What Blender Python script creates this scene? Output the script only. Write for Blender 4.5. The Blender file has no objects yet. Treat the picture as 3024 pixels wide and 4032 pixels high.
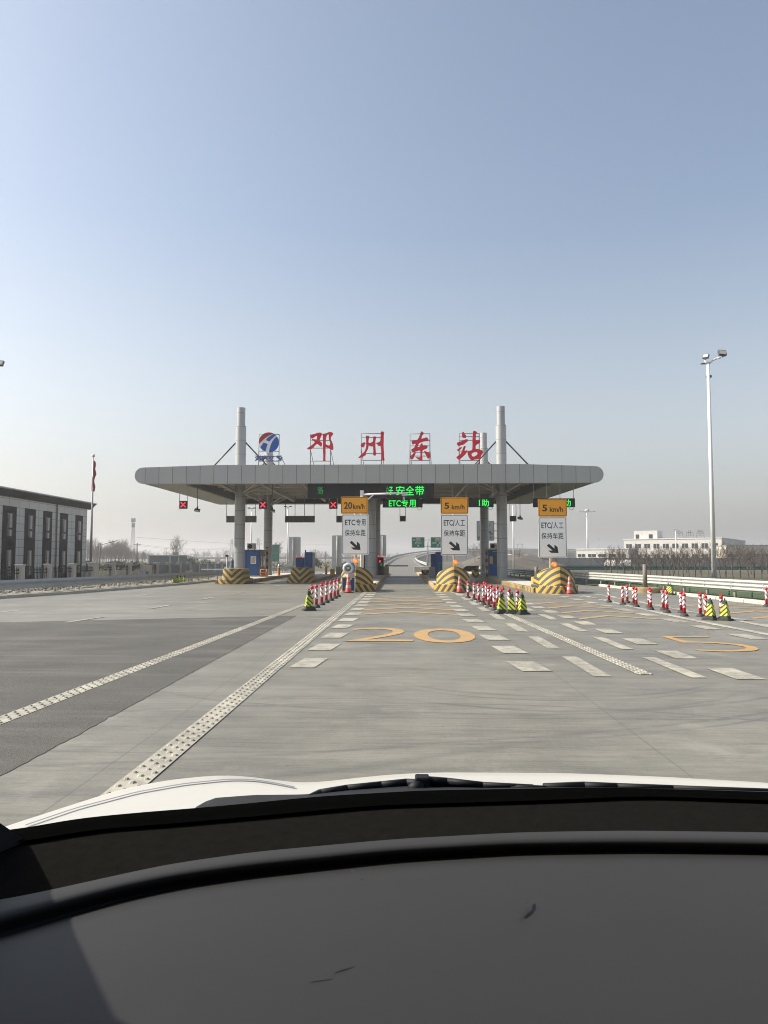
import bpy, bmesh, math, random
from mathutils import Vector, Matrix, Quaternion
random.seed(7)
C = bpy.context.scene.collection
S = bpy.context.scene
PI = math.pi

# ------------------------------------------------------------------ camera
F, CX, CY, H = 2850.0, 1512.0, 2016.0, 1.6
PITCH = math.atan(184 / F)
YAW = math.atan(70 / F)
cam_d = bpy.data.cameras.new('camera')
cam = bpy.data.objects.new('camera', cam_d)
C.objects.link(cam)
cam_d.sensor_fit = 'VERTICAL'
cam_d.sensor_height = 36
cam_d.lens = 36 * F / 4032
cam_d.clip_start = 0.02
cam_d.clip_end = 9000
cam.location = (0, 0, H)
cam.rotation_euler = (PI / 2 + PITCH, 0, YAW)
S.camera = cam
RM = cam.rotation_euler.to_matrix()
CAM = Vector((0, 0, H))

# ------------------------------------------------------------------ sky, sun, exposure
SUN_EL = math.radians(38)
SUN_AHEAD = math.radians(3)      # sun to the left, a little ahead of the camera
SV = Vector((-math.cos(SUN_EL) * math.cos(SUN_AHEAD), math.cos(SUN_EL) * math.sin(SUN_AHEAD), math.sin(SUN_EL)))
w = bpy.data.worlds.new('World')
S.world = w
w.use_nodes = True
nt = w.node_tree
nt.nodes.clear()
wo = nt.nodes.new('ShaderNodeOutputWorld')
bg = nt.nodes.new('ShaderNodeBackground')
sky = nt.nodes.new('ShaderNodeTexSky')
sky.sky_type = 'NISHITA'
sky.sun_disc = False
sky.sun_elevation = SUN_EL
sky.sun_rotation = math.atan2(SV.x, SV.y)
sky.altitude = 50
sky.air_density = 1.2
sky.dust_density = 3.2
sky.ozone_density = 1.6
hs = nt.nodes.new('ShaderNodeHueSaturation')
hs.inputs['Saturation'].default_value = 0.9
hs.inputs['Value'].default_value = 1.0
nt.links.new(sky.outputs[0], hs.inputs['Color'])
wtc = nt.nodes.new('ShaderNodeTexCoord'); wsp = nt.nodes.new('ShaderNodeSeparateXYZ'); nt.links.new(wtc.outputs['Generated'], wsp.inputs[0])
wmr = nt.nodes.new('ShaderNodeMapRange'); wmr.inputs['From Min'].default_value = 0.0; wmr.inputs['From Max'].default_value = 0.42
wmr.inputs['To Min'].default_value = 0.30; wmr.inputs['To Max'].default_value = 0.84      # murky, almost colourless air near the horizon
nt.links.new(wsp.outputs[2], wmr.inputs['Value']); nt.links.new(wmr.outputs[0], hs.inputs['Saturation'])
nt.links.new(hs.outputs[0], bg.inputs[0])
bg.inputs[1].default_value = 0.083
nt.links.new(bg.outputs[0], wo.inputs[0])
sd = bpy.data.lights.new('sun', 'SUN')
sd.energy = 3.7
sd.angle = math.radians(0.6)
sd.color = (1.0, 0.935, 0.81)
sun = bpy.data.objects.new('sun', sd)
C.objects.link(sun)
sun.rotation_euler = SV.to_track_quat('Z', 'Y').to_euler()
S.view_settings.view_transform = 'Standard'
S.view_settings.look = 'None'
S.view_settings.exposure = 1.1
S.view_settings.gamma = 1.0
S.cycles.max_bounces = 6
S.cycles.filter_width = 1.05
S.cycles.volume_bounces = 0
S.cycles.caustics_reflective = False
S.cycles.caustics_refractive = False

# ------------------------------------------------------------------ pixel of the photograph -> place in the world
def ray(px, py):
    return RM @ Vector(((px - CX) / F, (CY - py) / F, -1))
def G(px, py, z=0.0):
    d = ray(px, py)
    return CAM + d * ((z - H) / d.z)
def V(px, py, Y):
    d = ray(px, py)
    return CAM + d * (Y / d.y)

# ------------------------------------------------------------------ materials
MATS = {}
def new_mat(name):
    m = bpy.data.materials.new(name)
    m.use_nodes = True
    n = m.node_tree
    b = n.nodes['Principled BSDF']
    return m, n, b
def mth(n, op, a, b=None, c=None):
    x = n.nodes.new('ShaderNodeMath'); x.operation = op
    for i, v in enumerate((a, b, c)):
        if v is None: continue
        if isinstance(v, (int, float)): x.inputs[i].default_value = v
        else: n.links.new(v, x.inputs[i])
    return x.outputs[0]
def mixc(n, fac, a, b):
    x = n.nodes.new('ShaderNodeMix'); x.data_type = 'RGBA'
    if isinstance(fac, (int, float)): x.inputs[0].default_value = fac
    else: n.links.new(fac, x.inputs[0])
    for i, v in ((6, a), (7, b)):
        if isinstance(v, tuple): x.inputs[i].default_value = (*v[:3], 1)
        else: n.links.new(v, x.inputs[i])
    return x.outputs[2]
def coords(n, scale=(1, 1, 1), kind='Object'):
    tc = n.nodes.new('ShaderNodeTexCoord')
    mp = n.nodes.new('ShaderNodeMapping')
    mp.inputs['Scale'].default_value = scale
    n.links.new(tc.outputs[kind], mp.inputs[0])
    return mp.outputs[0]
def noise(n, vec, scale, detail=4, rough=0.6, dist=0.0):
    x = n.nodes.new('ShaderNodeTexNoise')
    x.inputs['Scale'].default_value = scale
    x.inputs['Detail'].default_value = detail
    x.inputs['Roughness'].default_value = rough
    x.inputs['Distortion'].default_value = dist
    n.links.new(vec, x.inputs['Vector'])
    return x.outputs['Fac']
def ramp(n, f, a, b):
    x = n.nodes.new('ShaderNodeMapRange')
    x.inputs['From Min'].default_value = a; x.inputs['From Max'].default_value = b
    n.links.new(f, x.inputs['Value'])
    return x.outputs[0]
def sep(n, vec):
    x = n.nodes.new('ShaderNodeSeparateXYZ'); n.links.new(vec, x.inputs[0]); return x.outputs
def scol(c, k): return tuple(min(1, v * k) for v in c)

def mat(name, col, rough=0.6, metal=0.0, var=0.12, nscale=6.0, bump=0.0, spec=0.5):
    """plain painted / weathered surface: base colour broken by two sizes of noise"""
    if name in MATS: return MATS[name]
    m, n, b = new_mat(name)
    v = coords(n)
    f = mth(n, 'MULTIPLY_ADD', noise(n, v, nscale, 5), 0.6, mth(n, 'MULTIPLY', noise(n, v, nscale * 9, 3), 0.4))
    f = ramp(n, f, 0.3, 0.7)
    c = mixc(n, f, scol(col, 1 - var), scol(col, 1 + var))
    n.links.new(c, b.inputs['Base Color'])
    b.inputs['Roughness'].default_value = rough
    b.inputs['Metallic'].default_value = metal
    b.inputs['Specular IOR Level'].default_value = spec
    if bump:
        bp = n.nodes.new('ShaderNodeBump'); bp.inputs['Strength'].default_value = bump
        bp.inputs['Distance'].default_value = 0.01
        n.links.new(noise(n, v, nscale * 12, 3), bp.inputs['Height']); n.links.new(bp.outputs[0], b.inputs['Normal'])
    MATS[name] = m
    return m
def emit(name, col, s):
    if name in MATS: return MATS[name]
    m, n, b = new_mat(name)
    b.inputs['Base Color'].default_value = (*scol(col, 0.3), 1)
    b.inputs['Emission Color'].default_value = (*col, 1)
    b.inputs['Emission Strength'].default_value = s
    MATS[name] = m
    return m

def joint_mat(name, col, axis, step, width, rough=0.4, metal=0.0, off=0.0, var=0.08, dark=0.35):
    """sheet-metal cladding with dark joints every `step` metres along one local axis"""
    m, n, b = new_mat(name)
    v = coords(n)
    s = sep(n, v)[axis]
    fr = mth(n, 'FRACT', mth(n, 'MULTIPLY', mth(n, 'ADD', s, 1000 * step + off), 1 / step))
    j = mth(n, 'LESS_THAN', fr, width / step)
    idx = mth(n, 'FLOOR', mth(n, 'MULTIPLY', mth(n, 'ADD', s, 1000 * step + off), 1 / step))
    wn = n.nodes.new('ShaderNodeTexWhiteNoise'); wn.noise_dimensions = '1D'
    n.links.new(idx, wn.inputs['W'])
    f = mth(n, 'ADD', mth(n, 'MULTIPLY', wn.outputs['Value'], 0.5), mth(n, 'MULTIPLY', ramp(n, noise(n, coords(n, (2.5, 2.5, .35) if axis != 2 else (1, 1, 1)), 1.3, 6, .7), .3, .7), 0.5))
    c = mixc(n, f, scol(col, 1 - var), scol(col, 1 + var))
    c = mixc(n, j, c, scol(col, dark))
    n.links.new(c, b.inputs['Base Color'])
    b.inputs['Roughness'].default_value = rough
    b.inputs['Metallic'].default_value = metal
    MATS[name] = m
    return m

M = {}
M['fascia'] = joint_mat('fascia_cladding', (0.385, 0.39, 0.375), 0, 0.89, 0.035, 0.42, 0.15, off=0.2)
M['column'] = joint_mat('column_cladding', (0.36, 0.365, 0.365), 2, 1.0, 0.03, 0.35, 0.25, dark=0.5)
M['soffit'] = joint_mat('soffit_cladding', (0.36, 0.355, 0.32), 1, 0.9, 0.02, 0.5, 0.1, dark=0.7)
M['deck'] = mat('roof_deck', (0.27, 0.255, 0.235), 0.6)
M['steel'] = mat('painted_steel', (0.52, 0.49, 0.45), 0.5)
M['darksteel'] = mat('dark_steel', (0.05, 0.055, 0.065), 0.45)
M['greysteel'] = mat('grey_frame_steel', (0.17, 0.19, 0.19), 0.5)
M['whitepaint'] = mat('white_paint', (0.78, 0.78, 0.76), 0.4, var=0.05)
M['galv'] = mat('galvanised_steel', (0.55, 0.56, 0.55), 0.38, 0.55, var=0.1, nscale=3)
M['redsign'] = mat('red_sign_metal', (0.66, 0.014, 0.035), 0.5, var=0.06)
M['blue'] = mat('blue_booth_paint', (0.012, 0.085, 0.30), 0.45, var=0.12, nscale=2)
M['blueletter'] = mat('blue_grey_letter', (0.10, 0.125, 0.30), 0.5)
M['logoblue'] = mat('logo_blue', (0.012, 0.09, 0.40), 0.45, var=0.15, nscale=1)
M['logored'] = mat('logo_red', (0.36, 0.03, 0.03), 0.45, var=0.25, nscale=1)
M['signwhite'] = mat('sign_white', (0.92, 0.92, 0.90), 0.5, var=0.02)
M['signorange'] = mat('sign_orange', (0.88, 0.37, 0.012), 0.5, var=0.05)
M['signblack'] = mat('sign_black', (0.015, 0.016, 0.016), 0.5)
M['signgreen'] = mat('sign_green', (0.0, 0.16, 0.085), 0.5, var=0.06)
M['signmark'] = mat('sign_mark_pale', (0.55, 0.62, 0.58), 0.5)
M['signback'] = mat('sign_back_aluminium', (0.42, 0.43, 0.41), 0.55, 0.1)
M['screen'] = mat('screen_black', (0.010, 0.012, 0.015), 0.5, spec=.25)
M['led'] = emit('led_green', (0.02, 1.0, 0.10), .55)
M['leddim'] = emit('led_green_dim', (0.02, 0.45, 0.10), 0.22)
M['ledred'] = emit('led_red', (1.0, 0.03, 0.06), .8)
M['amber'] = emit('amber_lamp', (1.0, 0.20, 0.02), .55)
M['ambercore'] = emit('amber_core', (1.0, 0.33, 0.06), .7)
M['red'] = mat('red_plastic', (0.52, 0.012, 0.022), 0.4, var=0.1)
M['refwhite'] = mat('reflective_white', (0.74, 0.73, 0.74), 0.45, var=0.06)
M['refred'] = mat('reflective_dark_red', (0.27, 0.02, 0.035), 0.5)
M['rubber'] = mat('black_rubber', (0.028, 0.032, 0.032), 0.75, var=0.25, nscale=12)
M['lime'] = mat('lime_reflective', (0.58, 0.68, 0.02), 0.45, var=0.06)
M['conered'] = mat('cone_red', (0.62, 0.05, 0.04), 0.5, var=0.08)
M['conegrey'] = mat('cone_reflective_grey', (0.42, 0.36, 0.33), 0.5, var=0.1)
M['orangepost'] = mat('orange_post', (0.62, 0.20, 0.03), 0.5)
M['yellowpaint'] = mat('yellow_paint', (0.58, 0.36, 0.045), 0.6, var=0.15)
M['concblock'] = mat('pale_concrete', (0.46, 0.44, 0.38), 0.85, var=0.15, nscale=3, bump=0.3)
M['kerbconc'] = mat('kerb_concrete', (0.44, 0.42, 0.35), 0.85, var=0.22, nscale=2.5, bump=0.3)
M['tankerb'] = mat('faded_yellow_kerb', (0.34, 0.25, 0.13), 0.85, var=0.35, nscale=2.5, bump=0.2)
M['islandtop'] = mat('island_top', (0.46, 0.44, 0.40), 0.85, var=0.15, nscale=1.5)
M['greywall'] = mat('grey_render_wall', (0.25, 0.25, 0.25), 0.85, var=0.15, nscale=0.4)
M['whitebuild'] = mat('white_render', (0.58, 0.565, 0.53), 0.8, var=0.05, nscale=0.3)
M['pillar'] = mat('pale_stone_pillar', (0.42, 0.40, 0.36), 0.8, var=0.1, nscale=1)
M['glassdark'] = mat('dark_window', (0.02, 0.026, 0.035), 0.12, var=0.3, nscale=1)
M['iron'] = mat('black_iron', (0.012, 0.013, 0.015), 0.6, spec=.2)
M['greypanel'] = mat('grey_panel', (0.13, 0.15, 0.16), 0.6)
M['browndark'] = mat('dark_brown_cladding', (0.018, 0.014, 0.017), 0.7, spec=.12)
M['roofdark'] = mat('dark_roof_metal', (0.020, 0.024, 0.028), 0.7, spec=.12)
M['bark'] = mat('grey_bark', (0.10, 0.08, 0.065), 0.9, var=0.25)
M['bark2'] = mat('pale_bark', (0.17, 0.15, 0.13), 0.9, var=0.2)
M['evergreen'] = mat('evergreen_leaf', (0.035, 0.06, 0.03), 0.8, var=0.4, nscale=2)
M['scrub'] = mat('dry_scrub', (0.12, 0.115, 0.06), 0.9, var=0.4, nscale=2)
M['brown'] = mat('brown_post', (0.17, 0.14, 0.12), 0.7)
M['greenmesh'] = mat('green_netting', (0.10, 0.24, 0.19), 0.7, var=0.2, nscale=2)
M['greenrail'] = mat('green_guardrail', (0.05, 0.12, 0.10), 0.5, var=0.15)
M['flagred'] = mat('flag_red', (0.42, 0.01, 0.02), 0.7)
M['polesteel'] = mat('pole_steel', (0.36, 0.36, 0.34), 0.5, 0.1)
M['solar'] = mat('solar_panel_blue', (0.01, 0.05, 0.13), 0.3, var=0.2, nscale=3)
M['lampglass'] = mat('lamp_glass', (0.5, 0.47, 0.42), 0.3, var=0.1)
M['acwhite'] = mat('air_conditioner_white', (0.5, 0.49, 0.47), 0.5)
M['wire'] = mat('overhead_wire', (0.12, 0.12, 0.12), 0.6)
M['cable'] = mat('lattice_steel', (0.30, 0.31, 0.32), 0.6)
M['wrap'] = mat('clear_wrap_silver', (0.55, 0.57, 0.60), 0.22, 0.3, var=0.3, nscale=7, bump=1.0)
M['beaconblue'] = mat('beacon_blue', (0.12, 0.20, 0.33), 0.35, var=0.2)
M['carwhite'] = mat('white_car_paint', (0.72, 0.70, 0.65), 0.3, var=0.02, nscale=2)

# ------------------------------------------------------------------ mesh collecting
class MB:
    def __init__(s):
        s.v = []; s.f = []; s.mi = []; s.cur = 0; s.sm = []; s.smooth = False
    def m(s, i): s.cur = i; return s
    def add(s, vs, fs):
        k = len(s.v); s.v += [tuple(x) for x in vs]
        for f in fs:
            s.f.append(tuple(i + k for i in f)); s.mi.append(s.cur); s.sm.append(s.smooth)
        return s
    def box(s, x0, x1, y0, y1, z0, z1):
        vs = [(x, y, z) for z in (z0, z1) for y in (y0, y1) for x in (x0, x1)]
        return s.add(vs, [(0, 2, 3, 1), (4, 5, 7, 6), (0, 1, 5, 4), (2, 6, 7, 3), (0, 4, 6, 2), (1, 3, 7, 5)])
    def bar(s, a, b, r, r2=None, n=8, cap=True):
        a = Vector(a); b = Vector(b); r2 = r if r2 is None else r2
        d = (b - a)
        if d.length < 1e-7: return s
        q = d.to_track_quat('Z', 'Y'); vs = []
        for p, rr in ((a, r), (b, r2)):
            for i in range(n):
                t = 2 * PI * (i + .5) / n
                vs.append(p + q @ Vector((math.cos(t) * rr, math.sin(t) * rr, 0)))
        fs = [(i, (i + 1) % n, n + (i + 1) % n, n + i) for i in range(n)]
        if cap: fs += [tuple(reversed(range(n))), tuple(range(n, 2 * n))]
        sm = s.smooth; s.smooth = n > 5
        s.add(vs, fs); s.smooth = sm
        return s
    def tube(s, pts, r, n=8):
        for a, b in zip(pts, pts[1:]): s.bar(a, b, r, n=n)
        return s
    def lathe(s, prof, c=(0, 0, 0), n=20, axis='Z', cap=True):
        """prof: list of (radius, height); the whole profile turned about a vertical axis"""
        vs = []
        for r, z in prof:
            for i in range(n):
                t = 2 * PI * i / n
                if axis == 'Z': vs.append((c[0] + r * math.cos(t), c[1] + r * math.sin(t), c[2] + z))
                else: vs.append((c[0] + r * math.cos(t), c[1] + z, c[2] + r * math.sin(t)))
        fs = []
        for k in range(len(prof) - 1):
            for i in range(n):
                q = (k * n + i, k * n + (i + 1) % n, (k + 1) * n + (i + 1) % n, (k + 1) * n + i)
                fs.append(q if axis == 'Z' else tuple(reversed(q)))
        if cap:
            fs.append(tuple(reversed(range(n)))); fs.append(tuple(range((len(prof) - 1) * n, len(prof) * n)))
        return s.add(vs, fs)
    def prism(s, poly, y0, y1):
        """XZ polygon given thickness from y0 to y1"""
        n = len(poly)
        vs = [(x, y0, z) for x, z in poly] + [(x, y1, z) for x, z in poly]
        fs = [tuple(range(n)), tuple(reversed(range(n, 2 * n)))] + [(i, i + n, (i + 1) % n + n, (i + 1) % n) for i in range(n)]
        return s.add(vs, fs)
    def slab(s, poly, z0, z1):
        n = len(poly)
        vs = [(x, y, z0) for x, y in poly] + [(x, y, z1) for x, y in poly]
        fs = [tuple(reversed(range(n))), tuple(range(n, 2 * n))] + [(i, (i + 1) % n, (i + 1) % n + n, i + n) for i in range(n)]
        return s.add(vs, fs)
    def loft(s, rows):
        n = len(rows[0]); vs = [p for r in rows for p in r]
        fs = [(k * n + i, k * n + i + 1, (k + 1) * n + i + 1, (k + 1) * n + i) for k in range(len(rows) - 1) for i in range(n - 1)]
        return s.add(vs, fs)
    def build(s, name, mats, parent=None, world=False, fix=True, loc=None):
        me = bpy.data.meshes.new(name)
        off = Vector((0, 0, 0))
        if world and parent is not None: off = parent.location
        if world and parent is None and loc is not None: off = Vector(loc)
        me.from_pydata([(a - off[0], b - off[1], c - off[2]) for a, b, c in s.v], [], s.f)
        if not isinstance(mats, (list, tuple)): mats = [mats]
        for x in mats: me.materials.append(x)
        for p, i, sm in zip(me.polygons, s.mi, s.sm):
            p.material_index = i; p.use_smooth = sm
        if fix:
            bm = bmesh.new(); bm.from_mesh(me)
            bmesh.ops.recalc_face_normals(bm, faces=bm.faces)
            bm.to_mesh(me); bm.free()
        o = bpy.data.objects.new(name, me)
        C.objects.link(o)
        if parent is not None: o.parent = parent
        elif loc is not None: o.location = loc
        return o

def bevel(o, wd=0.02, seg=2, ang=35):
    b = o.modifiers.new('bevel', 'BEVEL'); b.width = wd; b.segments = seg; b.limit_method = 'ANGLE'; b.angle_limit = math.radians(ang)
    return o
def thing(name, label, cat, loc=(0, 0, 0), rz=0.0, group=None):
    o = bpy.data.objects.new(name, None); C.objects.link(o)
    o.empty_display_size = 0.2
    o.location = loc; o.rotation_euler = (0, 0, rz)
    o['label'] = label; o['category'] = cat
    if group: o['group'] = group
    return o
def tag(o, label, cat, group=None):
    o['label'] = label; o['category'] = cat
    if group: o['group'] = group
    return o
def struct(o, kind='structure'):
    o['kind'] = kind; return o
def dup(root, loc, rz=0.0, label=None, group=None, scale=None):
    r = root.copy(); C.objects.link(r); r.location = loc; r.rotation_euler = (0, 0, rz)
    if label: r['label'] = label
    if group: r['group'] = group
    if scale: r.scale = scale if isinstance(scale, tuple) else (scale,) * 3
    for ch in list(root.children):
        c = ch.copy(); C.objects.link(c); c.parent = r
        for g in ch.children:
            d = g.copy(); C.objects.link(d); d.parent = c
    return r
ORD = ['first', 'second', 'third', 'fourth', 'fifth', 'sixth', 'seventh', 'eighth', 'ninth', 'tenth', 'eleventh', 'twelfth', 'thirteenth',
       'fourteenth', 'fifteenth', 'sixteenth', 'seventeenth', 'eighteenth', 'nineteenth', 'twentieth', 'twenty-first', 'twenty-second',
       'twenty-third', 'twenty-fourth', 'twenty-fifth', 'twenty-sixth', 'twenty-seventh', 'twenty-eighth', 'twenty-ninth', 'thirtieth']

def curve_mesh(polys, depth):
    cu = bpy.data.curves.new('shape', 'CURVE'); cu.dimensions = '2D'; cu.fill_mode = 'BOTH'; cu.extrude = depth
    for p in polys:
        sp = cu.splines.new('POLY'); sp.points.add(len(p) - 1)
        for q, (x, y) in zip(sp.points, p): q.co = (x, y, 0, 1)
        sp.use_cyclic_u = True
    o = bpy.data.objects.new('shape', cu); C.objects.link(o)
    bpy.context.view_layer.update()
    me = bpy.data.meshes.new_from_object(o.evaluated_get(bpy.context.evaluated_depsgraph_get()))
    bpy.data.objects.remove(o); bpy.data.curves.remove(cu)
    return me
def smooth_poly(p, it=1):
    for _ in range(it):
        q = []
        for i in range(len(p)):
            a = p[i]; b = p[(i + 1) % len(p)]
            q.append((a[0] * .75 + b[0] * .25, a[1] * .75 + b[1] * .25)); q.append((a[0] * .25 + b[0] * .75, a[1] * .25 + b[1] * .75))
        p = q
    return p
_tc = {}
def text_raw(s, bold):
    k = (s, bold)
    if k in _tc: return _tc[k]
    cu = bpy.data.curves.new('txt', 'FONT'); cu.body = s; cu.offset = bold; cu.resolution_u = 4
    o = bpy.data.objects.new('txt', cu); C.objects.link(o)
    bpy.context.view_layer.update()
    me = bpy.data.meshes.new_from_object(o.evaluated_get(bpy.context.evaluated_depsgraph_get()))
    vs = [tuple(v.co) for v in me.vertices]; fs = [tuple(p.vertices) for p in me.polygons]
    bpy.data.objects.remove(o); bpy.data.curves.remove(cu); bpy.data.meshes.remove(me)
    _tc[k] = (vs, fs)
    return vs, fs
def text_xz(mb, s, x0, x1, z0, z1, y, bold=0.0, clip=None):
    """writing fitted into a box on a plane facing -Y"""
    vs, fs = text_raw(s, bold)
    ax = min(v[0] for v in vs); bx = max(v[0] for v in vs); ay = min(v[1] for v in vs); by = max(v[1] for v in vs)
    out = [(x0 + (v[0] - ax) / (bx - ax) * (x1 - x0), y, z0 + (v[1] - ay) / (by - ay) * (z1 - z0)) for v in vs]
    if clip:
        fs = [f for f in fs if clip[0] <= sum(out[i][0] for i in f) / len(f) <= clip[1]]
    mb.add(out, fs)
def text_flat(mb, s, x0, x1, y0, y1, z, bold=0.0):
    vs, fs = text_raw(s, bold)
    ax = min(v[0] for v in vs); bx = max(v[0] for v in vs); ay = min(v[1] for v in vs); by = max(v[1] for v in vs)
    mb.add([(x0 + (v[0] - ax) / (bx - ax) * (x1 - x0), y0 + (v[1] - ay) / (by - ay) * (y1 - y0), z) for v in vs], fs)
def rrect(x0, x1, z0, z1, r, n=5):
    p = []
    for cx, cz, a in ((x1 - r, z0 + r, -90), (x1 - r, z1 - r, 0), (x0 + r, z1 - r, 90), (x0 + r, z0 + r, 180)):
        for i in range(n + 1):
            t = math.radians(a + 90 * i / n); p.append((cx + r * math.cos(t), cz + r * math.sin(t)))
    return p
def ring_xz(mb, x0, x1, z0, z1, r, t, y):
    a = rrect(x0, x1, z0, z1, r); b = rrect(x0 + t, x1 - t, z0 + t, z1 - t, max(r - t, .005)); n = len(a)
    mb.add([(x, y, z) for x, z in a] + [(x, y, z) for x, z in b], [(i, (i + 1) % n, (i + 1) % n + n, i + n) for i in range(n)])
# ================================================================== SETTING
def concrete_mat():
    m, n, b = new_mat('road_concrete')
    v = coords(n)
    big = noise(n, v, 0.16, 4, 0.6)
    mid = noise(n, v, 1.1, 5, 0.65)
    tine = noise(n, coords(n, (0.55, 7.0, 1)), 2.2, 6, 0.7, 0.4)       # transverse brushing
    tine2 = noise(n, coords(n, (0.12, 1.6, 1)), 1.6, 4, 0.6, 1.2)      # long drag streaks
    fine = mth(n, 'MULTIPLY_ADD', noise(n, v, 30, 4, 0.8), 0.5, mth(n, 'MULTIPLY', noise(n, coords(n, (2.5, 28, 1)), 1.6, 4, .7), 0.5))
    f = mth(n, 'MULTIPLY', big, 0.25)
    f = mth(n, 'MULTIPLY_ADD', mid, 0.2, f)
    f = mth(n, 'MULTIPLY_ADD', tine, 0.22, f)
    f = mth(n, 'MULTIPLY_ADD', tine2, 0.18, f)
    f = mth(n, 'MULTIPLY_ADD', fine, 0.36, f)
    f = ramp(n, f, 0.49, 0.74)
    c = mixc(n, f, (0.084, 0.080, 0.066), (0.240, 0.229, 0.190))
    # tyre scuffs: wide arcs swept across the plaza
    def circ(p, q, r):
        (ax, ay), (bx, by), (cx, cy) = [(g.x, g.y) for g in (G(*p), G(*q), G(*r))]
        d = 2 * (ax * (by - cy) + bx * (cy - ay) + cx * (ay - by))
        ux = ((ax * ax + ay * ay) * (by - cy) + (bx * bx + by * by) * (cy - ay) + (cx * cx + cy * cy) * (ay - by)) / d
        uy = ((ax * ax + ay * ay) * (cx - bx) + (bx * bx + by * by) * (ax - cx) + (cx * cx + cy * cy) * (bx - ax)) / d
        return ux, uy, math.hypot(ax - ux, ay - uy), (1 if by > uy else -1)
    arcs = [(*circ(*t_), w_) for t_, w_ in ((((1512, 2697), (1990, 2750), (2940, 2680)), .08), (((1512, 2712), (1990, 2766), (2940, 2695)), .05), (((1512, 2760), (2068, 2812), (3024, 2730)), .07), (((1000, 2790), (1750, 2830), (2800, 2800)), .05),
        (((1988, 2943), (2465, 2900), (3024, 2836)), .06), (((1900, 2965), (2465, 2925), (3024, 2860)), .04), (((1000, 2760), (1500, 2752), (2300, 2772)), .05), (((0, 2425), (500, 2418), (1000, 2404)), .12), (((0, 2322), (500, 2338), (1000, 2318)), .25),
        (((2500, 2480), (2750, 2540), (2900, 2640)), .12), (((1150, 3060), (1260, 3000), (1450, 2965)), .03))]
    for cx, cy, rad, sg, wd in arcs:
        s = sep(n, v)
        dx = mth(n, 'SUBTRACT', s[0], cx); dy = mth(n, 'SUBTRACT', s[1], cy)
        r = mth(n, 'SQRT', mth(n, 'ADD', mth(n, 'MULTIPLY', dx, dx), mth(n, 'MULTIPLY', dy, dy)))
        r = mth(n, 'ADD', r, mth(n, 'MULTIPLY', noise(n, v, 0.25, 2), 0.5))
        d = mth(n, 'ABSOLUTE', mth(n, 'SUBTRACT', r, rad))
        k = mth(n, 'SUBTRACT', 1.0, mth(n, 'DIVIDE', d, wd)); k.node.use_clamp = True
        # a scuff is only the stretch of the circle around its middle, fading out at both ends
        k = mth(n, 'MULTIPLY', k, ramp(n, mth(n, 'DIVIDE', dy, rad * sg), 0.55, 0.85))
        k = mth(n, 'MULTIPLY', k, ramp(n, noise(n, v, 0.35, 5, .7), 0.30, 0.60)); 
        k = mth(n, 'MULTIPLY', k, 0.72)
        c = mixc(n, k, c, (0.075, 0.073, 0.068))
    # grit and small dark specks
    vs_ = n.nodes.new('ShaderNodeTexVoronoi'); vs_.inputs['Scale'].default_value = 2.2; n.links.new(v, vs_.inputs['Vector'])
    k = mth(n, 'LESS_THAN', vs_.outputs['Distance'], 0.03)
    c = mixc(n, mth(n, 'MULTIPLY', k, 0.7), c, (0.05, 0.048, 0.042))
    # patched light laitance and dust
    k = ramp(n, noise(n, v, 0.5, 6, 0.75), 0.56, 0.75)
    c = mixc(n, mth(n, 'MULTIPLY', k, 0.6), c, (0.31, 0.297, 0.25))
    # lane wear where tyres run, drips of oil
    k = ramp(n, noise(n, v, 2.3, 3, .6), 0.70, 0.78)
    c = mixc(n, mth(n, 'MULTIPLY', k, 0.35), c, (0.11, 0.105, 0.10))
    # slab joints, 5 m by 4.4 m
    s = sep(n, v)
    for ax, st, wd, of in ((1, 5.0, 0.02, 1002.6), (0, 4.4, 0.016, 1102.28)):
        fr = mth(n, 'FRACT', mth(n, 'DIVIDE', mth(n, 'ADD', s[ax], of), st))
        j = mth(n, 'LESS_THAN', fr, wd / st)
        c = mixc(n, mth(n, 'MULTIPLY', j, 0.5), c, (0.07, 0.068, 0.062))
    # hairline cracks
    vo = n.nodes.new('ShaderNodeTexVoronoi'); vo.feature = 'DISTANCE_TO_EDGE'; vo.inputs['Scale'].default_value = 0.16
    dv = n.nodes.new('ShaderNodeVectorMath'); dv.operation = 'ADD'
    nn = n.nodes.new('ShaderNodeTexNoise'); nn.inputs['Scale'].default_value = 0.9; nn.inputs['Detail'].default_value = 6
    n.links.new(v, nn.inputs['Vector']); n.links.new(v, dv.inputs[0]); n.links.new(nn.outputs['Color'], dv.inputs[1]); n.links.new(dv.outputs[0], vo.inputs['Vector'])
    cr = mth(n, 'LESS_THAN', vo.outputs['Distance'], 0.0016)
    cr = mth(n, 'MULTIPLY', cr, ramp(n, noise(n, v, 0.2, 2), 0.5, 0.56))
    c = mixc(n, mth(n, 'MULTIPLY', cr, 0.5), c, (0.07, 0.068, 0.062))
    n.links.new(c, b.inputs['Base Color'])
    b.inputs['Roughness'].default_value = 0.5
    b.inputs['Specular IOR Level'].default_value = 0.5
    bp = n.nodes.new('ShaderNodeBump'); bp.inputs['Strength'].default_value = 0.55; bp.inputs['Distance'].default_value = 0.006
    hh = mth(n, 'MULTIPLY_ADD', noise(n, coords(n, (3, 42, 1)), 2.0, 3), 0.5, fine)
    n.links.new(hh, bp.inputs['Height']); n.links.new(bp.outputs[0], b.inputs['Normal'])
    return m
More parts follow.
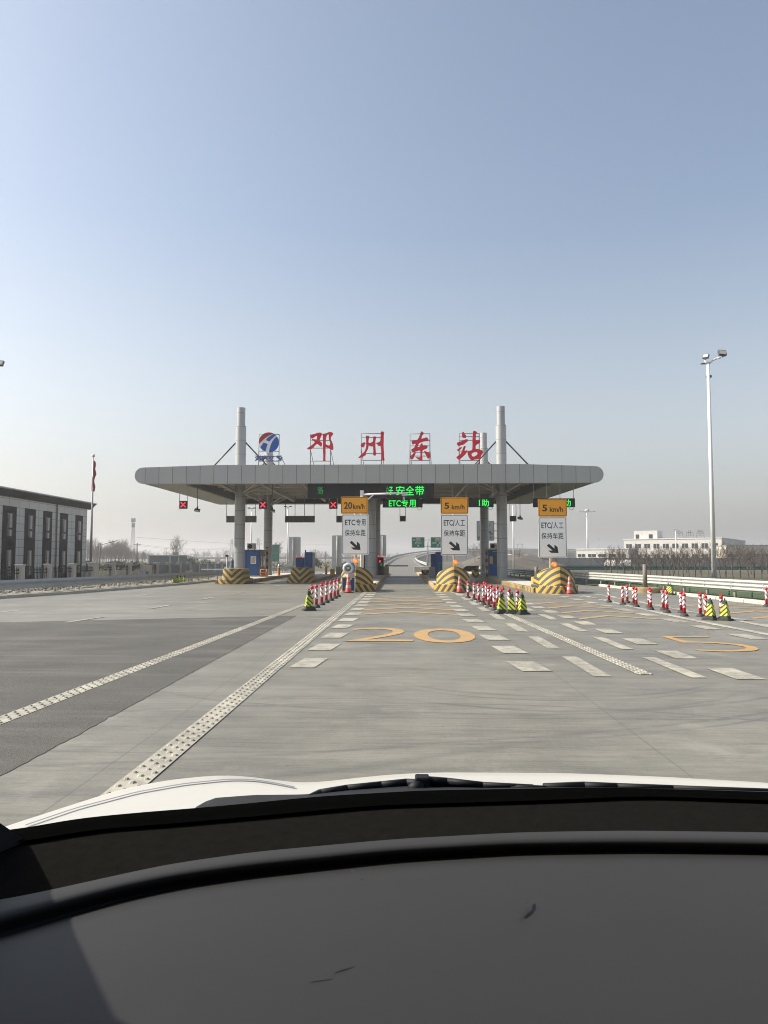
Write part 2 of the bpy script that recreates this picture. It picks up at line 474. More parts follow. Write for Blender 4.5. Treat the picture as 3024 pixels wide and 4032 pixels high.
def asphalt_mat():
    m, n, b = new_mat('asphalt')
    v = coords(n)
    f = mth(n, 'MULTIPLY_ADD', noise(n, v, 28, 4, .8), 0.6, mth(n, 'MULTIPLY', noise(n, v, 0.7, 6), 0.4))
    f = ramp(n, f, 0.33, 0.67)
    c = mixc(n, f, (0.030, 0.029, 0.026), (0.096, 0.092, 0.082))
    k = ramp(n, noise(n, coords(n, (0.12, 1.3, 1)), 1.4, 5, .65, 1.0), 0.5, 0.75)
    c = mixc(n, mth(n, 'MULTIPLY', k, 0.5), c, (0.155, 0.148, 0.136))
    n.links.new(c, b.inputs['Base Color'])
    b.inputs['Roughness'].default_value = 0.85
    bp = n.nodes.new('ShaderNodeBump'); bp.inputs['Strength'].default_value = 0.9; bp.inputs['Distance'].default_value = 0.01
    n.links.new(noise(n, v, 90, 2), bp.inputs['Height']); n.links.new(bp.outputs[0], b.inputs['Normal'])
    return m
def worn_mat(name, col, under, thr=(0.40, 0.56), sc=5):
    m, n, b = new_mat(name)
    v = coords(n)
    f = mth(n, 'MULTIPLY_ADD', noise(n, v, sc, 6, 0.72), 0.65, mth(n, 'MULTIPLY', noise(n, v, 0.7, 3), 0.35))
    k = ramp(n, f, *thr)
    g = noise(n, v, 2.0, 4)
    c = mixc(n, g, scol(col, 0.85), scol(col, 1.08))
    c = mixc(n, k, under, c)
    n.links.new(c, b.inputs['Base Color'])
    b.inputs['Roughness'].default_value = 0.75
    return m
def land_mat(name, cols, sc):
    m, n, b = new_mat(name)
    v = coords(n)
    f1 = ramp(n, noise(n, v, sc, 6, .65), 0.35, 0.65); f2 = ramp(n, noise(n, v, sc * 12, 5, .7), 0.35, 0.65)
    c = mixc(n, f1, cols[0], cols[1]); c = mixc(n, mth(n, 'MULTIPLY', f2, 0.6), c, cols[2])
    n.links.new(c, b.inputs['Base Color']); b.inputs['Roughness'].default_value = 0.95
    bp = n.nodes.new('ShaderNodeBump'); bp.inputs['Strength'].default_value = 0.8; bp.inputs['Distance'].default_value = 0.05
    n.links.new(noise(n, v, 9, 4), bp.inputs['Height']); n.links.new(bp.outputs[0], b.inputs['Normal'])
    return m
M['concrete'] = concrete_mat()
M['asphalt'] = asphalt_mat()
M['linewhite'] = worn_mat('worn_white_line', (0.39, 0.37, 0.305), (0.20, 0.19, 0.16), (0.41, 0.60))
M['linewhite2'] = worn_mat('very_worn_white_line', (0.46, 0.44, 0.37), (0.24, 0.225, 0.195), (0.44, 0.60))
M['lineyellow'] = worn_mat('worn_orange_line', (0.48, 0.25, 0.055), (0.25, 0.205, 0.135), (0.38, 0.62))
M['field'] = land_mat('field_ground', ((0.045, 0.055, 0.025), (0.10, 0.085, 0.055), (0.07, 0.06, 0.04)), 0.02)
M['verge'] = land_mat('rubble_verge', ((0.15, 0.13, 0.10), (0.34, 0.32, 0.28), (0.11, 0.10, 0.08)), 0.9)
M['grass'] = land_mat('verge_grass', ((0.035, 0.062, 0.022), (0.075, 0.095, 0.035), (0.05, 0.05, 0.03)), 0.25)
M['slope'] = land_mat('dry_embankment', ((0.07, 0.058, 0.045), (0.13, 0.11, 0.088), (0.06, 0.056, 0.036)), 0.12)

# the land: one sheet out to the horizon, a little under the road
mb = MB(); mb.add([(-2400, -2400, -.16), (2400, -2400, -.16), (2400, 2400, -.16), (-2400, 2400, -.16)], [(0, 1, 2, 3)])
struct(mb.build('ground', M['field']))

# toll plaza slab
Rk = [(15.3, -12), (14.6, 4), (13.6, 15), (12.65, 25), (11.95, 35), (11.45, 42.6), (10.3, 50), (8.9, 60), (8.6, 92)]
Lk = [(-13.0, 92), (-12.95, 62), (-13.4, 46), (-14.2, 39), (-15.1, 33), (-16.1, 29), (-17.4, 22), (-19, 8), (-21, -12)]
def add_strip_poly(mb, left, right, z):
    pass
mb = MB()
mb.slab(Rk + Lk, -.3, 0.0)
struct(mb.build('toll_plaza_road', M['concrete']))
mb = MB()
rj = random.Random(31)
edge = [(-2.95 + rj.gauss(0, .007), -11.9 + .09 * i, .004) for i in range(360)] + [(-2.95 - .2 * i, 20.45 - .065 * i + rj.gauss(0, .01), .004) for i in range(36)]
mb.add([(-19.0, 8, .004), (-20.9, -11.9, .004)] + edge + [(-17.6, 17.2, .004)], [tuple(range(len(edge) + 3))])
struct(mb.build('asphalt_road_patch', M['asphalt']))
# grass strip right, rubble strip left
mb = MB()
rk2 = [(x + .14, y) for x, y in Rk]
mb.loft([[(x, y, .03) for x, y in rk2], [(x + 3.2, y, -.02) for x, y in rk2], [(x + 9, y, -.1) for x, y in rk2]])
struct(mb.build('grass_verge', M['grass']))
mb = MB()
lk2 = [(x - .2, y) for x, y in Lk]
mb.loft([[(x, y, .08) for x, y in lk2], [(x - 1.6, y, .05) for x, y in lk2], [(x - 9, y, -.02) for x, y in lk2]])
struct(mb.build('dirt_verge', M['verge']))

# kerbs
def kerb(pts, wd, h, name, m, side):
    mb = MB(); rnd = random.Random(3)
    # individual kerb stones about 1 m long with a small gap
    for (x0, y0), (x1, y1) in zip(pts, pts[1:]):
        d = Vector((x1 - x0, y1 - y0)); L = d.length; d.normalize(); nrm = Vector((d.y, -d.x)) * side
        k = max(1, int(L / 1.0))
        for i in range(k):
            a = Vector((x0, y0)) + d * (L * i / k + .012); b = Vector((x0, y0)) + d * (L * (i + 1) / k - .012)
            j = rnd.uniform(-.012, .012); hh = h + rnd.uniform(-.008, .008)
            p = [a + nrm * j, b + nrm * j, b + nrm * (wd + j), a + nrm * (wd + j)]
            q = [a + nrm * (j + .03), b + nrm * (j + .03), b + nrm * (wd + j), a + nrm * (wd + j)]
            mb.add([(v.x, v.y, -.05) for v in p] + [(v.x, v.y, hh - .03) for v in p] + [(v.x, v.y, hh) for v in q],
                   [(0, 1, 5, 4), (1, 2, 6, 5), (2, 3, 7, 6), (3, 0, 4, 7), (4, 5, 9, 8), (5, 6, 10, 9), (6, 7, 11, 10), (7, 4, 8, 11), (8, 9, 10, 11)])
    return struct(mb.build(name, m))
kerb(list(reversed(Rk[:6])), .16, .13, 'kerb', M['kerbconc'], -1)
kerb(Lk, .16, .13, 'kerb', M['kerbconc'], -1)

# ------------------------------------------------------------------ painted markings (all sheets 4-8 mm above the slab)
def strip(mb, a, b, wd, z=.008, n=1):
    a = Vector((a[0], a[1])); b = Vector((b[0], b[1])); d = (b - a).normalized(); q = Vector((-d.y, d.x)) * wd / 2
    mb.add([(*(a - q), z), (*(a + q), z), (*(b + q), z), (*(b - q), z)], [(0, 3, 2, 1)])
def bumps(mb, a, b, wd, z=.008, step=.16, upto=30):
    a = Vector((a[0], a[1])); b = Vector((b[0], b[1])); L = min((b - a).length, upto); d = (b - a).normalized(); q = Vector((-d.y, d.x))
    rnd = random.Random(5)
    for i in range(int(L / step)):
        for k in (-1, 0, 1):
            c = a + d * (i * step + (.5 if k == 0 else 0) * step) + q * k * wd * .32
            r = .026 * rnd.uniform(.8, 1.15)
            vs = [(c.x + r * math.cos(t), c.y + r * math.sin(t) * 1.1, z) for t in [PI / 3 * j for j in range(6)]] + \
                 [(c.x + r * .55 * math.cos(t), c.y + r * .6 * math.sin(t), z + .013) for t in [PI / 3 * j for j in range(6)]]
            mb.add(vs, [(j, (j + 1) % 6, (j + 1) % 6 + 6, j + 6) for j in range(6)] + [tuple(range(6, 12))])
lines = {'L1': (G(-900, 3184), G(1203, 2379)), 'L2': (G(250, 3310), G(1452, 2322)), 'R1': (G(2543, 2657), G(1841, 2351)),
         'R2': (G(3500, 2590), G(2296, 2345)), 'R3': (G(3400, 2545), G(2915, 2446))}
mb = MB()
strip(mb, lines['L1'][0], lines['L1'][1], .22)
bumps(mb, lines['L1'][0], lines['L1'][1], .22)
strip(mb, lines['L2'][0], lines['L2'][1], .23)
bumps(mb, lines['L2'][0], lines['L2'][1], .23)
strip(mb, lines['R1'][0], lines['R1'][1], .22)
bumps(mb, lines['R1'][0], lines['R1'][1], .22, upto=18)
struct(mb.build('white_edge_line', M['linewhite']))
mb = MB()
strip(mb, lines['R2'][0], G(2700, 2437), .24)
strip(mb, G(2700, 2437), lines['R2'][1], .22)
strip(mb, lines['R3'][0], lines['R3'][1], .2)
strip(mb, G(2915, 2446), G(2380, 2346), .2)
# lane lines far left of the plaza
for a, b in (((0, 2411), (90, 2402)), ((280, 2372), (350, 2368)), ((530, 2347), (600, 2338))):
    strip(mb, G(*a), G(*b), .16)
CR = MB()
for a, b in (((261, 2452), (407, 2430)), ((586, 2398), (671, 2383)), ((784, 2362), (841, 2353)), ((914, 2339), (959, 2331)), ((1085, 2309), (1103, 2305))):
    strip(CR, G(*a), G(*b), .15, .012)
struct(CR.build('white_lane_dash', M['linewhite']))
# border around the noses of the middle islands
strip(mb, G(1700, 2318), G(1905, 2358), .14)
strip(mb, G(1760, 2327), G(1960, 2332), .12); strip(mb, G(1800, 2338), G(1990, 2341), .12)
strip(mb, G(2230, 2342), G(2420, 2366), .14)
struct(mb.build('worn_white_lane_line', M['linewhite2']))

def dash(mb, x, y, wx, ly, skew=.12, z=.0085):
    x += rd.gauss(0, .012); y += rd.gauss(0, .02); wx *= rd.uniform(.95, 1.04)
    mb.add([(x - wx / 2, y - ly / 2, z), (x + wx / 2, y - ly / 2, z), (x + wx / 2 + skew, y + ly / 2, z), (x - wx / 2 + skew, y + ly / 2, z)], [(0, 1, 2, 3)])
rd = random.Random(40)
mb = MB()
y = 11.2
for i in range(13):
    dash(mb, -1.45, y, .40, 1.0, .10); dash(mb, 1.93 - .012 * i, y + .3 - .6, .42, 1.0, -.10)
    dash(mb, 4.62 - .02 * i, y - .9, .38, 1.0, .0)
    if y > 13: dash(mb, 7.15 - .03 * (i - 1), y, .4, 1.0, -.05)
    if y > 17: dash(mb, 8.8, y + .4, .4, 1.0, 0)
    y += 2.0 - .012 * i
for i in range(8): dash(mb, 2.72 - .03 * i, 11.0 + 3.05 * i, .24, 2.0, 0)
for i in range(6): dash(mb, 4.0, 10.9 + 3.1 * i, .22, 2.0, 0)
struct(mb.build('white_speed_dash', M['linewhite']))
mb = MB()
def chevron(cx, hw, y, dpt=1.15, t=.36):
    for s in (-1, 1):
        mb.add([(cx, y + dpt, .0085), (cx, y + dpt + t, .0085), (cx + s * hw, y + t, .0085), (cx + s * hw, y, .0085)], [(0, 1, 2, 3)])
for y in (20.7, 22.6, 24.6, 26.6, 28.7): chevron(.2, 1.4, y, 1.1)
for y in (19.3, 21.4, 23.5, 25.7): chevron(5.75, 1.05, y, 1.1)
for y in (19.6, 21.3, 23.0, 24.6): chevron(10.7, 1.35, y, 1.0, .3)
text_flat(mb, '2', -1.13, .22, 14.1, 16.9, .0085, -0.010)
text_flat(mb, '0', .24, 1.52, 13.9, 16.7, .0085, 0.004)
text_flat(mb, '5', 5.15, 6.4, 12.7, 15.2, .009, -0.022)
struct(mb.build('orange_road_marking', M['lineyellow']))

# ------------------------------------------------------------------ the ramp beyond the station
st = [(1590, 2257, 80, 8.6), (1584, 2232, 130, 8.2), (1585, 2213, 200, 8.0), (1597, 2199, 270, 8), (1630, 2188, 340, 8.5), (1682, 2178.5, 400, 9), (1765, 2171, 450, 10), (1870, 2167, 480, 11), (2010, 2165, 500, 11), (2330, 2168, 510, 11), (3100, 2170, 520, 11)]
P = [Vector((0.2, 62, 0)), Vector((.2, 78, 0))] + [V(a, b, c) for a, b, c, d in st[1:]]
P[1].z = 0
for q in P[2:3]: q.z = max(.02, q.z)
Wd = [8.6, 8.6] + [s[3] for s in st[1:]]
def catmull(pts, k=6):
    out = []
    for i in range(len(pts) - 1):
        p0 = pts[max(i - 1, 0)]; p1 = pts[i]; p2 = pts[i + 1]; p3 = pts[min(i + 2, len(pts) - 1)]
        for j in range(k):
            t = j / k
            out.append(.5 * ((2 * p1) + (p2 - p0) * t + (2 * p0 - 5 * p1 + 4 * p2 - p3) * t * t + (3 * p1 - p0 - 3 * p2 + p3) * t ** 3))
    out.append(pts[-1]); return out
PP = catmull(P); WW = catmull([Vector((w_, 0, 0)) for w_ in Wd]); WW = [v.x for v in WW]
def side(k, off, dz=0):
    a = PP[max(k - 1, 0)]; b = PP[min(k + 1, len(PP) - 1)]
    d = (b - a); d.z = 0; d.normalize(); nrm = Vector((d.y, -d.x, 0))
    p = PP[k] + nrm * off; return (p.x, p.y, p.z + dz)
mb = MB()
n_ = len(PP)
mb.loft([[side(k, -WW[k] / 2, .012) for k in range(n_)], [side(k, WW[k] / 2, .012) for k in range(n_)]])
struct(mb.build('ramp_road', mat('ramp_asphalt', (0.13, 0.125, 0.115), 0.8, var=.1, nscale=.2)))
mb = MB()
for s_ in (-1, 1):
    mb.loft([[side(k, s_ * (WW[k] / 2 - .55), .03) for k in range(n_)], [side(k, s_ * (WW[k] / 2 - .75), .03) for k in range(n_)]])
lp = [(1620, 2201), (1601, 2208), (1597, 2222), (1601, 2238), (1609, 2247), (1655, 2248)]
struct(mb.build('ramp_edge_line', M['linewhite']))
mb = MB()
for s_ in (-1, 1):
    mb.loft([[side(k, s_ * WW[k] / 2, -.02) for k in range(n_)], [side(k, s_ * (WW[k] / 2 + .8), -.06) for k in range(n_)],
             [(lambda p: (p[0], p[1], -.2))(side(k, s_ * (WW[k] / 2 + 1 + PP[k].z * 1.7))) for k in range(n_)]])
struct(mb.build('embankment', M['slope']))
# a long dry bank standing to the right behind the station
mb = MB()
mb.loft([[(6.5, 86, -.1), (9, 100, -.1), (13, 150, -.1), (24, 300, 0)], [(8, 90, .7), (12, 110, 1.5), (18, 155, 2.3), (33, 300, 3.2)], [(10, 86, .8), (17, 104, 1.7), (26, 150, 2.3), (52, 300, 3.2)], [(13, 82, -.1), (20, 94, -.1), (31, 130, -.1), (64, 300, -.1)]])
struct(mb.build('bank', M['slope']))
# ================================================================== CANOPY
YF, YR, YC1, YC2 = 46.0, 67.0, 51.1, 62.0
XL, XR = V(530, 1875, YF).x, V(2377, 1875, YF).x
ZB, ZT = 6.42, 7.62
canopy = thing('toll_canopy', 'long grey metal canopy roof with rounded ends on round columns across the toll lanes', 'canopy', (-2.1, 56, 0))
rr = (1.05) / 2
def xsec(inset=0.0, zb=ZB, zt=ZT):
    """cross-section of the roof seen from the front: flat underside, shallow wedge ends, half-round tips"""
    r = rr - inset; zc = zb + rr
    p = []
    xa, xb = XL + rr, XR - rr
    for i in range(11):
        t = math.radians(-90 + 180 * i / 10); p.append((xb + r * math.cos(t), zc + r * math.sin(t)))
    p += [(XR - 5.2, zt - inset), (XL + 5.4, zt - inset)]
    for i in range(11):
        t = math.radians(90 + 180 * i / 10); p.append((xa + r * math.cos(t), zc + r * math.sin(t)))
    return p
mb = MB(); mb.prism(xsec(), YF, YF + .16); o = mb.build('fascia', M['fascia'], canopy, world=True)
mb = MB(); mb.prism([(x + (-.3 if x < -2 else -.5), z + .22) for x, z in xsec()], YR - .16, YR); mb.build('rear_fascia', M['fascia'], canopy, world=True)
# rounded side edges and roof skin
mb = MB(); p = xsec(.03); mb.smooth = True
for rng in (range(0, 11), range(13, 24)):
    mb.loft([[(p[i][0], YF + .16, p[i][1]) for i in rng], [(p[i][0] - .4, YR - .16, p[i][1] + .22) for i in rng]])
mb.smooth = False
q = [p[10], p[11], p[12], p[13]]
mb.loft([[(x, YF + .16, z) for x, z in q], [(x - .4, YR - .16, z + .22) for x, z in q]])
mb.build('roof_skin', M['fascia'], canopy, world=True)
# soffit ring (four flat strips underneath, rising slightly to the rear)
def zs(y, d=0): return ZB + .22 * (y - YF) / (YR - YF) + d
mb = MB()
def sof(poly, t=.06):
    n = len(poly)
    vs = [(x, y, zs(y, .012)) for x, y in poly] + [(x, y, zs(y, .012 + t)) for x, y in poly]
    mb.add(vs, [tuple(range(n)), tuple(reversed(range(n, 2 * n)))] + [(i, (i + 1) % n, (i + 1) % n + n, i + n) for i in range(n)])
sof([(XL + rr, YF + .17), (XL + 3.0, YF + .17), (XL + 2.6, YR - .17), (XL + .13, YR - .17)])
sof([(XR - 3.0, YF + .17), (XR - rr, YF + .17), (XR - .93, YR - .17), (XR - 3.4, YR - .17)])
sof([(XL + 3.01, YF + .17), (XR - 3.01, YF + .17), (XR - 3.03, YF + .75), (XL + 3.0, YF + .75)])
sof([(XL + 2.63, YR - .8), (XR - 3.38, YR - .8), (XR - 3.41, YR - .17), (XL + 2.61, YR - .17)])
mb.build('soffit', M['soffit'], canopy, world=True)
# inner lip of the recess and the deck above
mb = MB()
for x in (XL + 3.0, XR - 3.08): mb.add([(x, YF + .75, 6.5), (x + .08, YF + .75, 6.5), (x - .3, YR - .8, 6.72), (x - .38, YR - .8, 6.72), (x, YF + .75, 7.3), (x + .08, YF + .75, 7.3), (x - .3, YR - .8, 7.4), (x - .38, YR - .8, 7.4)],
                                       [(0, 1, 2, 3), (4, 5, 6, 7), (0, 1, 5, 4), (1, 2, 6, 5), (2, 3, 7, 6), (3, 0, 4, 7)])
mb.box(XL + 3, XR - 3.1, YF + .75, YF + .81, 6.5, 7.3); mb.box(XL + 3, XR - 3.4, YR - .86, YR - .8, 6.7, 7.4)
mb.build('recess_lip', M['darksteel'], canopy, world=True)
mb = MB(); mb.box(XL + 1.5, XR - 1.5, YF + .3, YR - .3, 7.36, 7.42); mb.build('deck', M['deck'], canopy, world=True)
# beams and purlins under the deck
mb = MB()
yy = YF + 1.6
while yy < YR - 1:
    zz = 7.08 if int((yy - YF) * 10) % 2 else 7.02
    mb.box(XL + 3.05, XR - 3.45, yy - .09, yy + .09, zz, zz + .27); yy += 1.9
mb.build('purlins', M['steel'], canopy, world=True)
mb = MB()
xx = XL + 4.4
while xx < XR - 3.6:
    mb.box(xx - .07, xx + .07, YF + .85, YR - .9, 6.82, 7.0); xx += 2.9
mb.build('beams', M['steel'], canopy, world=True)
mb = MB()
cols_x = (-11.5, -2.2, 7.05)
ZI = 0.2
for ix, X in enumerate(cols_x):
    for Y in (YC1, YC2):
        c = MB(); c.smooth = True
        if ix == 1: prof = [(.37, 0), (.37, 7.2 - ZI)]
        else: prof = [(.37, 0), (.37, 10.87), (.29, 10.9), (.29, 12.2)]
        c.lathe(prof, (X, Y, ZI), 32); c.smooth = False
        o = MB(); o.v, o.f, o.mi, o.sm = c.v, c.f, c.mi, [True] * (len(c.f) - 2) + [False, False]
        o = o.build('column', M['column'], canopy, world=True)
        e = o.modifiers.new('edge', 'EDGE_SPLIT'); e.split_angle = math.radians(40)
        st_ = MB()
        if ix == 1:
            offs = [(-1, 1), (1, 1), (-1, -1), (1, -1)]
        else: offs = [(-1, 1), (1, 1), (-1, -1), (1, -1)]
        for sx, sy in offs:
            st_.bar((X + sx * .2, Y + sy * .2, 6.25), (X + sx * 1.9, Y + sy * 1.5, 7.2), .085, .075, 10)
        st_.build('roof_strut', M['steel'], canopy, world=True)
        if ix != 1:
            for sx in (-1, 1):
                cb = MB(); cb.bar((X + sx * .3, Y, 9.95), (X + sx * 2.35, Y, 7.75), .055, n=8)
                cb.build('stay', M['darksteel'], canopy, world=True)
# under-roof spotlights
for X, Y in ((-13.5, 50), (-9, 52), (-5.5, 53.5), (1.4, 50), (3.6, 55), (8.8, 48.5), (10.2, 52), (-7.5, 59), (-11.5, 57)):
    l = MB(); l.lathe([(.16, 0), (.2, .05), (.1, .16), (.03, .18)], (X, Y, 6.74), 10); l.bar((X, Y, 6.9), (X, Y, 7.2), .02)
    l.build('downlight', M['lampglass'], canopy, world=True)

# ------------------------------------------------------------------ sign letters on the roof
YS = 46.9
def zpt(origin, p, sc=11.06): return (origin[0] + p[0] / sc, origin[1] + p[1] / sc)
def glyph(origin, polys, name, label, bars, legs, frame):
    base = V(origin[0] + 75, 1827, YS); base.z = 7.6
    t = thing(name, label, 'sign letter', base, 0, 'red letters of the station name on the roof')
    pl = []
    for p in polys:
        q = [V(*zpt(origin, a), YS) for a in smooth_poly(p)]
        pl.append([(v.x - base.x, v.z - base.z) for v in q])
    me = curve_mesh(pl, .07)
    me.transform(Matrix.Rotation(PI / 2, 4, 'X'))
    me.materials.clear(); me.materials.append(M['redsign'])
    o = bpy.data.objects.new('character', me); C.objects.link(o); o.parent = t
    mb = MB(); yb = YS + .2
    x0, x1, y0 = frame
    for x in (x0, x1):
        a = V(*zpt(origin, (x, y0)), yb); b = V(*zpt(origin, (x, 1610)), yb); mb.bar(a, (b.x, b.y, 7.5), .028, n=6)
        mb.bar(a + Vector((0, .05, -1.0)), (b.x + .18, yb + 1.1, 7.5), .022, n=6)
    for y, a0, a1 in bars:
        mb.bar(V(*zpt(origin, (a0, y)), yb), V(*zpt(origin, (a1, y)), yb), .024, n=6)
    mb.build('support_frame', M['greysteel'], t, world=True)
    return t
Z1 = [(340,375),(440,365),(530,330),(630,285),(720,265),(800,262),(850,290),(862,325),(830,400),(780,510),(755,580),(770,630),(835,680),(865,720),(855,800),(835,870),(810,870),(740,815),(655,740),(590,790),(510,860),(500,905),(450,950),(380,980),(300,990),(240,985),(215,962),(250,920),(340,870),(430,800),(500,745),(540,710),(548,675),(515,640),(450,600),(415,565),(430,540),(480,545),(560,560),(620,572),(640,530),(655,440),(650,388),(610,400),(540,450),(430,522),(380,490),(345,430)]
Z2 = [(885,320),(960,315),(1050,290),(1150,250),(1230,235),(1300,255),(1355,300),(1360,320),(1310,370),(1260,430),(1235,490),(1240,560),(1290,640),(1330,740),(1355,850),(1358,960),(1345,1005),(1300,1015),(1220,985),(1130,930),(1040,885),(1015,900),(1010,1000),(1020,1100),(1010,1250),(1005,1380),(1015,1460),(1025,1490),(990,1515),(930,1510),(905,1480),(920,1420),(920,1250),(910,1100),(905,850),(905,600),(900,450)]
Z3 = [(1110,335),(1155,345),(1160,400),(1155,500),(1180,600),(1215,680),(1220,760),(1200,815),(1170,830),(1100,805),(1040,785),(1022,760),(1030,600),(1040,480),(1070,380)]
glyph((1190, 1680), [Z1, Z2, Z3], 'roof_letter', 'red brush-written character with a long hanging tail, standing beside the round emblem', [(325, 345, 1235), (605, 355, 1235), (935, 355, 1235), (1500, 355, 1235)], [], (355, 1235, 325))
glyph((1395, 1680), [
 [(275,800),(330,740),(420,685),(465,685),(485,725),(455,790),(435,870),(390,910),(330,885),(285,850)],
 [(510,405),(580,398),(640,405),(662,430),(640,490),(620,600),(620,700),(640,718),(720,705),(790,670),(815,640),(820,560),(820,440),(860,430),(920,432),(960,455),(950,510),(925,600),(920,700),(920,850),(930,1000),(945,1120),(950,1240),(900,1265),(840,1245),(810,1210),(830,1130),(830,1000),(815,860),(790,850),(740,865),(690,850),(640,800),(625,850),(600,960),(560,1050),(520,1110),(505,1150),(525,1190),(500,1235),(430,1280),(330,1330),(250,1365),(165,1355),(230,1300),(310,1210),(380,1150),(440,1090),(490,990),(515,880),(520,760),(515,600),(510,480)],
 [(1155,225),(1200,212),(1260,222),(1300,250),(1300,290),(1285,340),(1285,600),(1275,800),(1285,1000),(1300,1200),(1305,1350),(1320,1450),(1300,1492),(1240,1475),(1170,1450),(1165,1420),(1185,1380),(1180,1200),(1170,1040),(1150,900),(1135,815),(1070,855),(1040,835),(1010,780),(955,735),(970,710),(1040,690),(1110,655),(1135,620),(1145,450),(1150,300)]],
 'roof_letter', 'red brush-written character of three upright strokes with dots between them', [(295, 295, 1185), (470, 295, 1185), (720, 295, 1185), (1170, 295, 1185), (1465, 295, 1185)], [], (298, 1187, 295))
glyph((1590, 1680), [
 [(770,205),(820,235),(865,270),(860,310),(820,360),(790,430),(755,530),(830,520),(920,485),(1000,470),(1040,500),(1075,560),(1080,600),(1050,630),(980,630),(880,640),(780,675),(680,715),(645,750),(620,830),(580,890),(620,895),(715,870),(720,790),(740,740),(790,728),(825,760),(830,825),(900,810),(980,815),(1030,840),(1035,900),(1020,945),(940,975),(850,1015),(812,1045),(805,1150),(805,1300),(815,1400),(815,1465),(770,1480),(715,1475),(640,1430),(560,1370),(510,1325),(560,1330),(640,1345),(700,1330),(725,1300),(720,1150),(715,1040),(640,1040),(540,1070),(460,1100),(390,1112),(350,1070),(315,1020),(340,985),(420,945),(465,900),(490,830),(525,735),(470,745),(390,780),(365,740),(335,660),(340,610),(430,600),(540,585),(600,570),(650,480),(690,390),(715,300),(745,230)],
 [(500,1120),(525,1130),(510,1190),(460,1290),(420,1380),(385,1425),(320,1400),(260,1370),(250,1340),(290,1280),(370,1210),(440,1150)],
 [(890,1060),(940,1070),(1020,1110),(1110,1160),(1145,1200),(1155,1270),(1140,1340),(1110,1375),(1060,1395),(1020,1360),(980,1270),(930,1180),(880,1090)]],
 'roof_letter', 'red brush-written character with two crossing bars above a hook and two slanting dots', [(310, 265, 1140), (595, 265, 1140), (835, 265, 1140), (1115, 265, 1140), (1280, 265, 1140), (1480, 265, 1140)], [], (265, 1135, 310))
glyph((1780, 1680), [
 [(440,250),(475,228),(510,245),(540,300),(590,370),(620,430),(605,485),(570,500),(510,485),(435,460),(430,380),(430,290)],
 [(205,700),(280,685),(370,650),(470,600),(580,560),(650,552),(695,575),(705,605),(660,650),(590,715),(530,760),(470,795),(400,800),(340,835),(290,850),(240,810),(205,750)],
 [(220,1000),(290,960),(360,905),(420,895),(440,910),(400,960),(340,1020),(290,1075),(250,1065),(225,1035)],
 [(510,860),(560,845),(590,865),(585,920),(555,990),(535,1055),(600,1050),(645,1025),(668,1050),(650,1110),(600,1180),(530,1260),(450,1330),(370,1400),(300,1440),(250,1410),(180,1350),(190,1320),(260,1270),(330,1220),(380,1180),(420,1080),(460,980),(490,900)],
 [(910,205),(960,185),(1040,205),(1085,255),(1080,290),(1045,320),(1030,420),(1025,620),(1090,600),(1170,580),(1210,582),(1225,650),(1215,710),(1150,745),(1080,775),(1030,820),(1020,900),(1025,975),(1120,975),(1230,1000),(1310,1040),(1350,1090),(1335,1160),(1280,1240),(1250,1310),(1245,1380),(1215,1420),(1100,1415),(980,1430),(920,1465),(850,1470),(790,1410),(720,1310),(685,1200),(668,1120),(685,1065),(760,1060),(870,1020),(885,950),(890,750),(885,500),(900,300)],
 [(845,1190),(900,1140),(990,1105),(1060,1098),(1110,1140),(1110,1190),(1060,1250),(980,1300),(920,1312),(870,1280),(848,1235)]],
 'roof_letter', 'red brush-written character closing in a ring, standing nearest the right-hand roof masts', [(295, 305, 1190), (435, 305, 1190), (595, 305, 1190), (1065, 305, 1190), (1470, 285, 1190)], [], (305, 1185, 295))

# round emblem with the operator's lettering under it
base = V(1054, 1827, YS); base.z = 7.6
t = thing('roof_emblem', 'round red, white and blue emblem over blue-grey lettering at the left of the roof sign', 'emblem', base)
O = (980, 1680)
cen = V(*zpt(O, (870, 690)), YS); rad = (V(*zpt(O, (1312, 690)), YS) - cen).length
mb = MB(); mb.lathe([(rad, -.06), (rad, .06)], cen, 48, 'Y'); mb.build('disc', M['signwhite'], t, world=True)
def arcpts(a0, a1, n=12): return [(870 + 440 * math.cos(math.radians(a0 + (a1 - a0) * i / n)), 690 - 440 * math.sin(math.radians(a0 + (a1 - a0) * i / n))) for i in range(n + 1)]
def flat_shape(polys, name, m, y, dep=.01):
    pl = [[(V(*zpt(O, a), y).x - base.x, V(*zpt(O, a), y).z - base.z) for a in p] for p in polys]
    me = curve_mesh(pl, dep); me.transform(Matrix.Rotation(PI / 2, 4, 'X')); me.transform(Matrix.Translation((0, y - base.y, 0)))
    me.materials.clear(); me.materials.append(m)
    o = bpy.data.objects.new(name, me); C.objects.link(o); o.parent = t
flat_shape([arcpts(62, 188) + [(540,650),(650,540),(800,425),(950,345)]], 'red_crescent', M['logored'], YS - .08)
flat_shape([[(740,585),(820,490),(950,390),(1090,315),(1130,338),(1170,365),(1090,440),(980,540),(890,650)],
            [(645,690),(815,755),(770,880),(710,1085),(610,1035),(560,985),(510,925),(500,900),(570,790)],
            arcpts(38, -89) + [(900,960),(950,800),(1020,650),(1110,530)]], 'blue_fields', M['logoblue'], YS - .08)
mb = MB()
for ch, a, b in (('河', 250, 540), ('南', 545, 825), ('交', 830, 1105), ('投', 1185, 1475)):
    p0 = V(*zpt(O, (a, 1505)), YS - .3); p1 = V(*zpt(O, (b, 1250)), YS - .3)
    text_xz(mb, ch, p0.x, p1.x, p0.z, p1.z, YS - .3, .04)
o = mb.build('lettering', M['blueletter'], t, world=True, fix=False)
